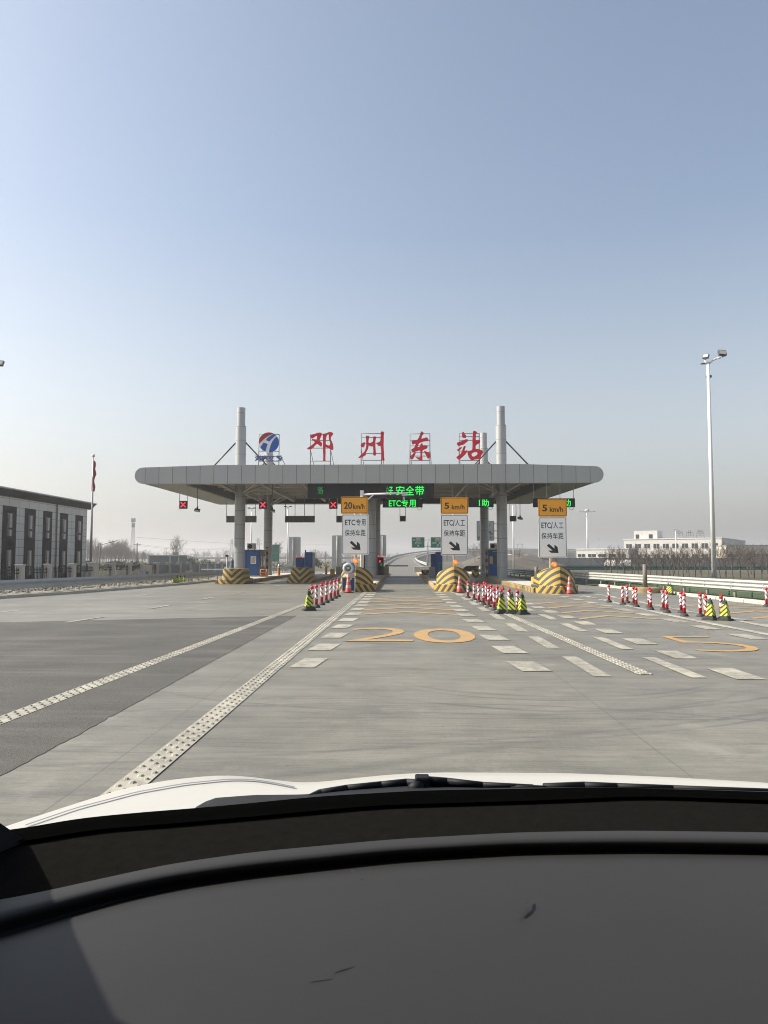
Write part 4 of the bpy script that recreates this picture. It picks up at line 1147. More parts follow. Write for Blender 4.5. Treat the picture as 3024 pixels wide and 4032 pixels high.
speed_sign(1789, None, '5', False, 37.6, 'orange 5 km/h board over a white lane board right of the open lane', ((1735, 1844, 1958, 2023.5), (1736, 1843, 2025.5, 2187)))
speed_sign(2170, None, '5', False, 35.6, 'orange 5 km/h board over a white lane board on the far right post', ((2119.5, 2232, 1964.5, 2034.5), (2121, 2231, 2035.5, 2197)))
al = None
for px, py, Y, lab in ((1399.5, 2208.6, 36.2, 'glowing orange warning lamp on the crash block left of the open lane'), (1793.5, 2214, 36.4, 'glowing orange warning lamp on the middle crash block'), (2183.6, 2222.5, 34.4, 'glowing orange warning lamp on the right crash block')):
    c = V(px, py, Y)
    if al is None:
        al = thing('warning_lamp', lab, 'warning lamp', c, 0, 'orange warning lamps on the crash blocks')
        mb = MB(); mb.lathe([(.125, .12), (.13, .02), (.125, -.01)], n=24, axis='Y'); mb.build('housing', M['orangepost'], al)
        mb = MB(); mb.lathe([(.118, -.012), (.10, -.03), (.05, -.042)], n=24, axis='Y'); mb.build('amber_lens', M['amber'], al)
        mb = MB(); mb.lathe([(.06, -.043), (.03, -.047)], n=16, axis='Y'); mb.build('amber_core', M['ambercore'], al)
        mb = MB(); mb.bar((0, .06, -.12), (0, .06, -.6), .02, n=6); mb.build('stem', M['greysteel'], al)
    else: dup(al, c, 0, lab)
# white camera mast with arm by the 20 km/h sign
c = V(1425, 1931, 38)
t = thing('camera_mast', 'white steel mast with a long arm reaching over the open lane', 'mast', (c.x, 38, .2))
mb = MB(); mb.bar((0, 0, 0), (0, 0, c.z - .2), .085, .08, 16); mb.box(-.09, .09, -.09, .09, c.z - .48, c.z - .2); mb.build('pole', M['whitepaint'], t)
e = V(1604, 1941, 38); r0 = V(1430, 1947, 38); mb = MB(); mb.bar((.05, 0, r0.z - .2), (e.x - c.x, 0, e.z - .2), .055, .045, 10)
b0 = V(1448, 1972, 38); b1 = V(1472, 1947, 38); mb.bar((.05, 0, b0.z - .35), (b1.x - c.x, 0, b1.z - .2), .035, n=8); mb.build('arm', M['whitepaint'], t)
mb = MB(); mb.box(e.x - c.x - .3, e.x - c.x - .05, -.1, .2, e.z - .35, e.z - .22); mb.box(e.x - c.x - .24, e.x - c.x - .14, -.04, .04, e.z - .55, e.z - .4); mb.build('camera', M['acwhite'], t)
# round beacon wrapped in film on a solar stand
c = V(1372, 2321, 34.6); c.z = 0
t = thing('wrapped_beacon', 'round blue-rimmed beacon wrapped in clear film above a framed blue solar panel', 'beacon', (c.x, c.y, 0))
p0 = V(1350, 2320, c.y); p1 = V(1400, 2273, c.y); hw = (p1.x - p0.x) / 2; hh = p1.z
mb = MB(); mb.box(-hw, hw, 0, .05, .05, hh); mb.build('solar_panel', M['solar'], t)
mb = MB()
for x in (-hw, hw): mb.box(x - .02, x + .02, -.012, .06, 0, hh + .02)
for z in (.06, hh): mb.box(-hw + .02, hw - .02, -.012, .055, z - .02, z + .02)
for x in (-hw + .03, hw - .03): mb.bar((x, .05, hh), (x, .55, 0), .015, n=6)
mb.build('frame', M['acwhite'], t)
q = V(1376, 2236, c.y); q = q - Vector((c.x, c.y, 0)); 
mb = MB(); mb.smooth = True; mb.lathe([(.16, .36), (.27, .3), (.29, .1), (.27, -.02)], q, 28, 'Y'); mb.build('rim', M['beaconblue'], t)
mb = MB(); mb.smooth = True; q2 = q + Vector((-.05, -.03, -.03)); mb.lathe([(.265, 0), (.24, -.05), (.15, -.06), (.145, -.03)], q2, 28, 'Y', cap=False); mb.build('wrapped_face', M['wrap'], t)
mb = MB(); mb.lathe([(.145, -.03), (.05, -.035)], q2, 20, 'Y'); f_ = mb.build('dark_lens', M['greypanel'], t)
mb = MB(); mb.box(q2.x - .07, q2.x + .06, -.075 + q2.y, -.07 + q2.y, q2.z - .01, q2.z + .06); mb.build('yellow_label', M['lime'], f_)
mb = MB(); rnd = random.Random(9); ring = []
for k in range(5):
    ring.append([(q.x + (.2 + .05 * math.sin(k * 1.7 + i)) * math.cos(2 * PI * i / 14), .12 + .16 * math.sin(2 * PI * i / 14), q.z - .26 - .075 * k + rnd.uniform(-.015, .015)) for i in range(15)])
for r_ in ring: r_[14] = r_[0]
mb.loft(ring); mb.build('hanging_film', mat('pale_film', (0.52, 0.48, 0.40), .35, var=.25, nscale=9), t)

# ================================================================== CONES AND BOLLARDS
def hazard_wrap(name, base, stripe, per, slope, z0, z1, kind):
    """stripes running round a shaft: chevrons meeting at front and back"""
    m, n, b = new_mat(name); v = coords(n); s = sep(n, v)
    if kind == 'angle':
        an = mth(n, 'ARCTAN2', s[0], mth(n, 'MULTIPLY', s[1], -1)); c = mth(n, 'SUBTRACT', s[2], mth(n, 'MULTIPLY', mth(n, 'ABSOLUTE', an), slope))
    else:
        c = mth(n, 'ADD', s[2], mth(n, 'MULTIPLY', mth(n, 'ABSOLUTE', mth(n, 'SUBTRACT', s[0], s[1])), slope))
    fr = mth(n, 'FRACT', mth(n, 'ADD', mth(n, 'DIVIDE', c, per), 50)); k = mth(n, 'LESS_THAN', fr, .36 if kind == 'angle' else .42)
    col = mixc(n, k, base, stripe)
    col = mixc(n, mth(n, 'MULTIPLY', ramp(n, noise(n, v, 12, 5, .7), .45, .75), .25), col, (.25, .22, .19))
    n.links.new(col, b.inputs['Base Color']); b.inputs['Roughness'].default_value = .42
    return m
M['wrapstripe'] = hazard_wrap('bollard_chevron_sleeve', (0.74, 0.73, 0.75), (0.30, 0.012, 0.03), .155, .055, 0, 1, 'angle')
M['limestripe'] = hazard_wrap('lime_chevron_sleeve', (0.50, 0.58, 0.02), (0.02, 0.022, 0.022), .118, .85, 0, 1, 'diag')
def torus_ring(mb, c, R_, r, ax=0.0, n=12, m_=6):
    pts = [Vector((c[0] + R_ * math.cos(2 * PI * i / n) * math.cos(ax), c[1] + R_ * math.cos(2 * PI * i / n) * math.sin(ax), c[2] + R_ * math.sin(2 * PI * i / n))) for i in range(n + 1)]
    mb.tube(pts, r, m_)
def make_bollard():
    t = thing('delineator_post', '', 'bollard')
    mb = MB(); mb.smooth = True; mb.lathe([(.125, 0), (.125, .012), (.112, .04), (.08, .08), (.052, .095)], n=24, cap=True); mb.build('rubber_base', M['rubber'], t)
    mb = MB(); mb.smooth = True; mb.lathe([(.046, .09), (.046, .645)], n=20); mb.build('red_shaft', M['red'], t)
    mb = MB(); mb.smooth = True; mb.lathe([(.0485, .265), (.0485, .60)], n=24, cap=False); mb.build('reflective_sleeve', M['wrapstripe'], t)
    mb = MB(); mb.smooth = True; mb.lathe([(.053, .60), (.055, .645), (.045, .672), (.02, .68)], n=20); mb.smooth = False; torus_ring(mb, (0, 0, .705), .03, .009); mb.build('ring_cap', M['red'], t)
    return t
BB = make_bollard(); used = [False]
def place_bollard(px, py, sc, rz, label, group):
    g = G(px, py + 4.5 * (py - 2200) / 190)
    if not used[0]:
        used[0] = True; BB.location = g; BB.rotation_euler = (0, 0, rz); BB.scale = (sc,) * 3; BB['label'] = label; BB['group'] = group
    else: dup(BB, g, rz, label, group, sc)
rnd = random.Random(21)
left = [(1228, 2396), (1245.7, 2388), (1267, 2378.6), (1285, 2369), (1302.7, 2361), (1318, 2353), (1330.5, 2346.3)]
for i, (x, y) in enumerate(left):
    lab = 'red-white striped bollard half hidden behind the lime cone left of the open lane' if i == 0 else 'red-white striped bollard, %s from near end of the row left of the open lane' % ORD[i]
    if i == 6: lab = 'red-white striped bollard at the far end of the row left of the open lane'
    place_bollard(x, y, 1.09, rnd.uniform(-3, 3), lab, 'striped bollards left of the open lane')
fm = [(75, 605), (220, 655), (330, 703), (435, 763), (560, 812), (690, 878)]
for i, (x, y) in enumerate(fm):
    place_bollard(1830 + x / 5.925, 2250 + y / 5.925, 1.0, rnd.uniform(-3, 3), 'red-white striped bollard, %s from far end, front row left of three lime cones' % ORD[i], 'front row of striped bollards right of the open lane')
bm_ = [(458, 623), (500, 672), (620, 725), (762, 775), (895, 834), (850, 915), (1040, 885), (1235, 945)]
bl = ['farthest red-white striped bollard of the back row right of the open lane', 'red-white striped bollard second from far end, back row right of the open lane', 'red-white striped bollard third from far end, back row right of the open lane',
      'red-white striped bollard fourth from far end, back row right of the open lane', 'red-white striped bollard just right behind the leftmost of the three lime cones', 'red-white striped bollard standing straight behind the leftmost of the three lime cones',
      'red-white striped bollard behind the middle one of the three lime cones', 'red-white striped bollard between the middle and right one of the three lime cones']
for (x, y), lab in zip(bm_, bl): place_bollard(1830 + x / 5.925, 2250 + y / 5.925, .98, rnd.uniform(-3, 3), lab, 'back row of striped bollards right of the open lane')
fr_ = [(95, 507), (375, 556), (652, 600), (945, 660), (1280, 710), (1635, 784)]
for i, (x, y) in enumerate(fr_): place_bollard(2380 + x / 5.184, 2270 + y / 5.184, .93, rnd.uniform(-3, 3), 'red-white striped bollard, %s from left, front row near the right guardrail' % ORD[i], 'front row of striped bollards near the right guardrail')
br_ = [(468, 522), (600, 558), (915, 606), (1205, 665), (1570, 720)]
for i, (x, y) in enumerate(br_): place_bollard(2380 + x / 5.184, 2270 + y / 5.184, .92, rnd.uniform(-3, 3), 'red-white striped bollard, %s from left, back row near the right guardrail' % ORD[i], 'back row of striped bollards near the right guardrail')
for x, y, lab in ((300, 782, 'red-white striped bollard standing clear to the left of the two lime cones on the right'), (408, 838, 'red-white striped bollard touching the left of the two lime cones on the right'), (722, 850, 'red-white striped bollard behind the right one of the two lime cones on the right')):
    place_bollard(2700 + x / 5.12, 2270 + y / 5.12, .93, rnd.uniform(-3, 3), lab, 'striped bollards by the pair of lime cones')
place_bollard(3019, 2384, .93, 1, 'red-white striped bollard cut by the right edge of the picture', 'front row of striped bollards near the right guardrail')

def make_limecone():
    t = thing('lime_cone', '', 'traffic cone')
    mb = MB()
    q = rrect(-.2, .2, -.2, .2, .07, 4); mb.slab(q, 0, .035); mb.slab([(x * .9, y * .9) for x, y in q], .035, .055)
    def fr(h0, w0, h1, w1): 
        a = rrect(-w0, w0, -w0, w0, .02, 2); b = rrect(-w1, w1, -w1, w1, .02, 2); n = len(a)
        mb.add([(x, y, h0) for x, y in a] + [(x, y, h1) for x, y in b], [(i, (i + 1) % n, (i + 1) % n + n, i + n) for i in range(n)] + [tuple(reversed(range(n))), tuple(range(n, 2 * n))])
    fr(.055, .125, .5, .058); fr(.5, .058, .575, .045)
    torus_ring(mb, (0, 0, .60), .032, .011)
    mb.build('rubber_cone', M['rubber'], t)
    mb = MB(); fr(.13, .1187, .47, .0666); 
    mb.f = mb.f[:-2]; mb.mi = mb.mi[:-2]; mb.sm = mb.sm[:-2]
    mb.build('reflective_sleeve', M['limestripe'], t)
    return t
LC = make_limecone(); first = True
for px, py, sc, rz, lab, grp in ((1216.6, 2404, 1.04, .35, 'lime and black cone standing before the row of bollards left of the open lane', 'lime cones left of the open lane'),
    (1975, 2416, 1.0, .1, 'leftmost of the three lime and black cones in a cluster', 'three lime cones in a cluster'), (2014.8, 2417, 1.0, -.15, 'middle one of the three lime and black cones in a cluster', 'three lime cones in a cluster'), (2056, 2418.5, .98, .3, 'rightmost of the three lime and black cones in a cluster', 'three lime cones in a cluster'),
    (2798.6, 2441, .90, .75, 'left one of the two lime and black cones on the right', 'two lime cones on the right'), (2856, 2443, .90, .8, 'right one of the two lime and black cones on the right', 'two lime cones on the right'),
    (2633, 2341, .80, .7, 'small distant lime and black cone, left of the pair by the right kerb', 'distant lime cones by the right kerb'), (2641.5, 2342.5, .80, .8, 'small distant lime and black cone, right of the pair by the right kerb', 'distant lime cones by the right kerb'),
    (684, 2297, .86, .6, 'distant lime and black cone, leftmost of the four by the left guardrail', 'four lime cones by the left guardrail'), (697, 2298, .86, .7, 'distant lime and black cone, second of the four by the left guardrail', 'four lime cones by the left guardrail'),
    (710.5, 2298, .86, .4, 'distant lime and black cone, third of the four by the left guardrail', 'four lime cones by the left guardrail'), (724, 2298, .86, .8, 'distant lime and black cone, rightmost of the four by the left guardrail', 'four lime cones by the left guardrail')):
    g = G(px, py)
    if first: first = False; LC.location = g; LC.rotation_euler = (0, 0, rz); LC.scale = (sc,) * 3; LC['label'] = lab; LC['group'] = grp
    else: dup(LC, g, rz, lab, grp, sc)
RC = None
for px, py, lab in ((1372, 2334.5, 'red traffic cone with grey bands in front of the wrapped round beacon'), (1810, 2333.5, 'red traffic cone with grey bands before the middle crash block'), (2243, 2339, 'red traffic cone with grey bands before the right crash block')):
    g = G(px, py)
    if RC is None:
        RC = thing('traffic_cone', lab, 'traffic cone', g, .2, 'red traffic cones before the crash blocks')
        mb = MB(); mb.slab(rrect(-.21, .21, -.21, .21, .05, 3), 0, .03); mb.build('rubber_base', M['rubber'], RC)
        mb = MB(); mb.smooth = True; mb.lathe([(.15, .03), (.14, .06), (.03, .82), (.022, .83)], n=24); mb.build('cone_body', M['conered'], RC)
        for z0, z1 in ((.2, .33), (.47, .56), (.66, .78)):
            rr_ = lambda z: .143 - (z - .06) * .145
            mb = MB(); mb.smooth = True; mb.lathe([(rr_(z0) + .002, z0), (rr_(z1) + .002, z1)], n=24, cap=False); mb.build('reflective_band', M['conegrey'], RC)
    else: dup(RC, g, .4, lab).scale = (1, 1, .98)
RC.scale = (1.08, 1.08, 1.12)
# ================================================================== GUARDRAILS
def wave_rail(name, label, pts, z0, z1, waves, m, post_step, face, grp=None, postm=None, hp=0.0, cat='guardrail', zadd=None):
    """corrugated steel beam along a polyline; face=+1 bulges to +X side of the travel direction"""
    t = thing(name, label, cat, (pts[0][0], pts[0][1], 0), 0, grp)
    P3 = []; L = 0
    pr = []; N = waves * 6
    for i in range(N + 1):
        u = i / N; pr.append((.075 * (.5 - .5 * math.cos(2 * PI * waves * u)), z0 + (z1 - z0) * u))
    nr = []
    for i, p in enumerate(pts):
        a = Vector(pts[max(i - 1, 0)][:2]); b = Vector(pts[min(i + 1, len(pts) - 1)][:2]); d = (b - a).normalized(); nr.append(Vector((d.y, -d.x)) * face)
    zz = [p[2] if len(p) > 2 else 0 for p in pts]
    mb = MB(); rows = [[(p[0] + n_.x * x, p[1] + n_.y * x, z + h) for p, n_, h in zip(pts, nr, zz)] for x, z in pr]
    mb.loft(rows); mb.loft([[(p[0] + n_.x * (x - .004), p[1] + n_.y * (x - .004), z + h) for p, n_, h in zip(pts, nr, zz)] for x, z in reversed(pr)])
    mb.build('rail_beam', m, t, world=True, fix=False)
    # splice overlaps and posts
    seg = [(Vector(a), Vector(b)) for a, b in zip([(*p[:2], h) for p, h in zip(pts, zz)], [(*p[:2], h) for p, h in zip(pts[1:], zz[1:])])]
    acc = 0; nxt = post_step * .4; k = 0; spl = MB()
    for a, b in seg:
        L = (b - a).length; d = (b - a) / L; nrm = Vector((d.y, -d.x, 0)) * face
        while nxt < acc + L:
            c = a + d * (nxt - acc); 
            mb = MB(); q = c - nrm * .12
            mb.bar((q.x, q.y, q.z - .1), (q.x, q.y, q.z + z1 - .05 + hp), .06, n=10)
            mb.box(min(q.x, c.x) - .03, max(q.x, c.x) + .0, q.y - .05, q.y + .05, q.z + z0 + .08, q.z + z1 - .08)
            mb.build('rail_post', postm or m, t, world=True)
            if k % 2 == 0:
                for dz in (.1, .3, .7, .9):
                    s_ = c + nrm * .045; spl.bar(s_ - d * .05 + Vector((0, 0, z0 + (z1 - z0) * dz)), s_ - d * .05 + nrm * .02 + Vector((0, 0, z0 + (z1 - z0) * dz)), .018, n=6)
                j = [(c.x - d.x * .15 + nrm.x * (x + .004), c.y - d.y * .15 + nrm.y * (x + .004), c.z + z) for x, z in pr]; j2 = [(c.x + d.x * .15 + nrm.x * (x + .004), c.y + d.y * .15 + nrm.y * (x + .004), c.z + z) for x, z in pr]
                spl.loft([j, j2])
            nxt += post_step; k += 1
        acc += L
    spl.build('splice_bolts', m, t, world=True, fix=False)
    return t
M['galvbright'] = mat('bright_galvanised_rail', (0.40, 0.41, 0.39), 0.5, 0.2, var=.07, nscale=2)
M['galvdull'] = mat('dull_galvanised_rail', (0.36, 0.38, 0.38), 0.5, 0.3, var=.12, nscale=2)
rp = [(9.35, 92), (9.5, 62), (10.0, 56), (10.9, 50), (12.0, 43.8), (12.6, 38), (13.1, 32.5), (13.8, 27.3), (14.5, 20), (15.2, 13), (15.9, 4)]
wave_rail('guardrail', 'bright three-ridged steel guardrail along the right edge of the plaza', rp, .30, .76, 3, M['galvbright'], 2.05, 1)
lp_ = [(-14.0, 92), (-14.05, 70), (-13.9, 56), (-14.5, 49.6), (-15.3, 42), (-16.2, 36), (-17.15, 30.8), (-18.3, 24), (-19.6, 16), (-21, 6)]
wave_rail('guardrail', 'dull steel guardrail along the left edge of the plaza before the pillared fence', lp_, .26, .68, 2, M['galvdull'], 1.9, -1)
# ramp rails
for s_, lab, z1_ in ((-1, 'green-posted steel barrier along the left side of the curving ramp', 1.05), (1, 'pale steel barrier along the inside of the curving ramp', .85)):
    kk = range(10 if s_ < 0 else 11, n_ - 2)
    pts = [side(k, s_ * (WW[k] / 2 - .12)) for k in kk]
    wave_rail('ramp_barrier', lab, pts, .35, z1_, 2, M['greenrail'] if s_ < 0 else M['galvbright'], 22.0, -s_, 'barriers on the ramp', M['greenrail'])
# green guardrail of the side road on the right
wave_rail('side_road_barrier', 'green guardrail of the side road behind the right row of saplings', [V(1862, 2243, 104)[:2], V(2120, 2243, 104)[:2], V(2400, 2240, 106)[:2], V(2700, 2240, 106)[:2], V(3200, 2240, 106)[:2]], .0, .62, 2, M['greenrail'], 2.3, 1, None, M['galv'])
# low green posts behind the right guardrail
gp = MB()
mg = mat('green_fence_post', (0.02, 0.13, 0.05), .5)
t0 = thing('green_wire_fence', 'low dark green wire fence just behind the right guardrail', 'fence', (13, 30, 0))
for i in range(20):
    y = 46 - i * 1.7; x = 12.55 + (44 - y) * .112; b = MB(); b.bar((x + .55, y, -.1), (x + .55, y, .52), .035, n=6); b.build('fence_post', mg, t0, world=True)
b = MB()
for h in (.12, .3, .5): b.bar((12.3 + .55, 46, h), (12.55 + (44 - 12) * .112 + .55, 12, h), .012, n=4)
b.build('fence_wire', mg, t0, world=True)

# round concrete bases with brown posts
for px, py0, py1, Y, r, hb, lab, wd in ((2541, 2333, 2222, 34.6, .62, .25, 'brown post standing in a round yellowed concrete base by the right kerb', .105), (2112, 2275, 2232, 40.5, .3, .6, 'brown post on a striped block left of the right crash block', .1)):
    c = V(px, py0, Y); t = thing('barrier_post', lab, 'post', (c.x, Y, 0))
    mb = MB(); mb.lathe([(r, 0), (r, hb - .02), (r - .04, hb)], n=28); mb.build('base', M['tankerb'] if wd > .101 else M['kerbstripe'], t)
    mb = MB(); mb.bar((0, 0, hb), (0, 0, V(px, py1, Y).z), wd, wd * .9, 12); mb.lathe([(wd * 1.3, hb), (wd * 1.3, hb + .03)], n=12); mb.build('post_body', M['brown'], t)

# ================================================================== LEFT: FENCE, BUILDING, YARD
X0 = -19.9
t = thing('pillared_fence', 'pale stone pillars with black iron railings along the left edge of the station', 'fence', (X0, 50, 0))
ys = [34.4 + 3 * k for k in range(17)]
for k, y in enumerate(ys):
    mb = MB(); w_ = .17 if k != 4 else .26; zt = 1.31 if k != 4 else 1.38
    mb.box(X0 - w_, X0 + w_, y - w_, y + w_, -.15, zt - .07); mb.box(X0 - w_ - .04, X0 + w_ + .04, y - w_ - .04, y + w_ + .04, zt - .07, zt)
    bevel(mb.build('pillar', M['pillar'], t, world=True), .01)
for k in range(len(ys) - 1):
    a, b = ys[k] + .22, ys[k + 1] - .22
    mb = MB()
    if k < 8:
        nb = 17
        for i in range(nb):
            y = a + (b - a) * i / (nb - 1); mb.bar((X0, y, 0), (X0, y, 1.12), .019, n=4); mb.bar((X0, y, 1.12), (X0, y, 1.19), .018, .002, 4)
        for z in (.12, .85, 1.02): mb.box(X0 - .018, X0 + .018, a - .05, b + .05, z - .018, z + .018)
        for z in (.85, 1.02): mb.box(X0 + .02, X0 + .06, b - .12, b - .02, z - .04, z + .04)
        mb.build('iron_railing', M['iron'], t, world=True)
    else:
        mb.box(X0 - .02, X0 + .02, a, b, .02, 1.08)
        for z in (.3, 1.05): mb.box(X0 + .021, X0 + .05, a, b, z - .02, z + .02)
        mb.build('grey_panel', M['greypanel'], t, world=True)
mb = MB(); mb.box(X0 - .12, X0 + .12, ys[0], ys[-1], -.15, .02); mb.build('fence_plinth', M['pillar'], t, world=True)
# white boxes by the fence and rail
def boxthing(name, cat, label, c, dx, dy, z0, z1, m, parts=()):
    t = thing(name, label, cat, (c[0], c[1], z0)); mb = MB(); mb.box(-dx, dx, -dy, dy, 0, z1 - z0); bevel(mb.build('body', m, t), .02)
    mb = MB(); mb.box(-dx - .03, dx + .03, -dy - .03, dy + .03, z1 - z0, z1 - z0 + .03); mb.build('lid', m, t)
    for nm, x0, x1, za, zb, mm in parts:
        mb = MB(); mb.box(x0, x1, -dy - .02, -dy - .004, za, zb); mb.build(nm, mm, t)
    return t
c = V(573, 2240, 55); boxthing('meter_box', 'meter box', 'pale meter cabinet with a small dark panel standing between the fence pillars', c, .42, .3, -.1, 1.07, M['pillar'], (('door', -.36, .08, .1, 1.0, M['signback']), ('dark_panel', .14, .34, .35, .75, M['greypanel'])))
c = V(769, 2270, 52); boxthing('white_bin', 'utility box', 'small white box standing at the break of the left guardrail', (c.x, 50.5), .2, .2, -.02, .72, M['pillar'], (('hatch', -.12, .12, .2, .5, M['signback']),))
# station building
bx, by1, by0 = -30.0, 68.2, 33.0
bt = thing('office_building', 'two-storey pale stone office building with dark vertical window bays and a dark overhanging roof', 'building', (bx - 6, 50, 0))
m, n, b = new_mat('stone_panel_wall'); v = coords(n); s = sep(n, v)
br = n.nodes.new('ShaderNodeTexBrick'); br.offset = 0.0
cmb = n.nodes.new('ShaderNodeCombineXYZ'); n.links.new(mth(n, 'ADD', s[0], s[1]), cmb.inputs[0]); n.links.new(s[2], cmb.inputs[1]); n.links.new(cmb.outputs[0], br.inputs['Vector'])
br.inputs['Color1'].default_value = (.56, .54, .49, 1); br.inputs['Color2'].default_value = (.62, .60, .55, 1); br.inputs['Mortar'].default_value = (.25, .24, .22, 1)
br.inputs['Scale'].default_value = 1; br.inputs['Brick Width'].default_value = 1.5; br.inputs['Row Height'].default_value = .62; br.inputs['Mortar Size'].default_value = .02
n.links.new(br.outputs['Color'], b.inputs['Base Color']); b.inputs['Roughness'].default_value = .8; M['stone'] = m
mb = MB(); mb.box(bx - 13, bx, by0, by1, -.15, 6.45); mb.build('wall', M['stone'], bt, world=True)
mb = MB(); ro = [(bx - 14, 7.0), (bx - 6.5, 7.3), (bx + .1, 7.02), (bx + .5, 6.92), (bx + .5, 6.78), (bx + .32, 6.6), (bx + .1, 6.32), (bx - 13, 6.32)]
mb.prism(ro, by0 - 1, by1 + .8); bevel(mb.build('roof', M['roofdark'], bt, world=True), .03)
mb = MB(); mb.bar((bx + .56, by0 - 1, 6.86), (bx + .56, by1 + .8, 6.86), .06, n=8); gt = mb.build('gutter', M['galvdull'], bt, world=True)
mb = MB(); mb.bar((bx + .1, 62.0, 0), (bx + .1, 62.0, 6.4), .06, n=8); mb.build('downpipe', M['brown'], bt, world=True)
for ya, yb in ((34.4, 36.0), (37.6, 39.2), (40.8, 42.4), (44.0, 45.6), (47.2, 48.8), (50.3, 51.9), (53.6, 55.5), (56.8, 58.45), (59.75, 61.25), (62.75, 64.2), (65.75, 67.2)):
    mb = MB(); mb.box(bx - .01, bx + .05, ya, yb, -.1, 5.62); q = mb.build('dark_bay', M['browndark'], bt, world=True)
    mid = (ya + yb) / 2
    for z0, z1 in ((3.95, 5.1), (3.3, 3.85), (1.0, 2.3), (.3, .92)):
        mb = MB(); mb.box(bx + .052, bx + .075, mid - .36, mid + .36, z0, z1); w2 = mb.build('window', M['glassdark'], q)
        for v_ in w2.data.vertices: v_.co = v_.co - bt.location
    for zz_ in (((3.98, 5.05), (3.33, 3.8)), ((1.03, 2.25), (.33, .9))):
        mb = MB()
        for z0, z1 in zz_:
            mb.box(bx + .078, bx + .084, mid - .08, mid - .03, z0, z1); mb.box(bx + .078, bx + .084, mid + .03, mid + .2, z0, z1)
        w2 = mb.build('pale_blind', M['lampglass'], q)
        for v_ in w2.data.vertices: v_.co = v_.co - bt.location
# grey shed behind the fence
a = V(587, 2188, 100); b = V(704, 2188, 100)
t = thing('grey_shed', 'low grey flat-roofed shed behind the far part of the pillared fence', 'shed', ((a.x + b.x) / 2, 100, 0))
hw = (b.x - a.x) / 2; mb = MB(); mb.box(-hw, hw, 0, 4, -.15, 1.95); mb.build('wall', M['greypanel'], t)
mb = MB(); mb.box(-hw - .1, hw + .1, -.12, 4.1, 1.95, 2.1); mb.build('roof', M['pillar'], t)
mb = MB()
for x in (-hw, hw * .42, hw): mb.box(x - .08, x + .08, -.05, -.002, 0, 1.95)
mb.build('corner_posts', M['signback'], t)
mb = MB(); mb.box(hw - 1.0, hw - .5, .5, 1.5, 2.1, 2.5); mb.build('roof_box', M['greysteel'], t)
# flagpole
p0 = V(357, 2225, 60); p1 = V(373, 1800, 60)
t = thing('flagpole', 'tall steel flagpole with a round finial and a limp red flag beside the office building', 'flagpole', (p0.x, 60, 0))
zt = p1.z
mb = MB(); mb.bar((0, 0, -.1), (0, 0, zt), .115, .045, 14); mb.build('pole', M['polesteel'], t)
mb = MB(); mb.smooth = True; mb.lathe([(.02, zt)] + [(.13 * math.sin(PI * k / 8), zt + .13 - .13 * math.cos(PI * k / 8)) for k in range(1, 8)] + [(.01, zt + .26)], n=14); mb.build('finial', M['galv'], t)
mb = MB(); rows = []
for k in range(15):
    u = k / 14; z = zt - .35 - u * 2.55; wd = .24 + .10 * math.sin(u * 5 + .4) + .07 * math.sin(u * 13); wd *= (1 if u < .9 else 1 - (u - .9) * 5)
    wd = (.15 + .3 * u if u < .35 else .27) + .05 * math.sin(u * 17); off = .0 if u < .45 else -.08
    rows.append([(off + wd * j / 8, .06 * math.sin(j * 1.9 + u * 4), z + .05 * math.cos(j * 1.9)) for j in range(9)])
mb.smooth = True; mb.loft(rows); o = mb.build('flag', M['flagred'], t, fix=False); so = o.modifiers.new('s', 'SOLIDIFY'); so.thickness = .01
# street lamps
def street_lamp(px, pybase, pytop, Y, label, flip=1):
    c = V(px, pytop, Y); t = thing('street_lamp', label, 'street lamp', (c.x, Y, -.1), 0, 'curved-arm street lamps')
    h = c.z + .1; mb = MB(); mb.bar((0, 0, 0), (0, 0, h), .09, .06, 10); mb.build('pole', M['darksteel'], t)
    mb = MB(); mb.bar((0, 0, h - .35), (flip * 1.5, 0, h + .05), .045, n=8); mb.tube([(flip * -.35 * math.sin(k * PI / 8), 0, h - 1.1 + .55 * (1 - math.cos(k * PI / 8)) * .9) for k in range(9)], .03, 6); mb.build('arm', M['darksteel'], t)
    mb = MB(); mb.box(-.55, .55, -.14, .14, -.05, .05); o = mb.build('lamp_head', M['darksteel'], t); o.location = (flip * 1.95, 0, h + .17); o.rotation_euler = (0, -flip * .25, 0); bevel(o, .04)
street_lamp(395, 2215, 2137, 110, 'dark street lamp with curved arm right of the flagpole')
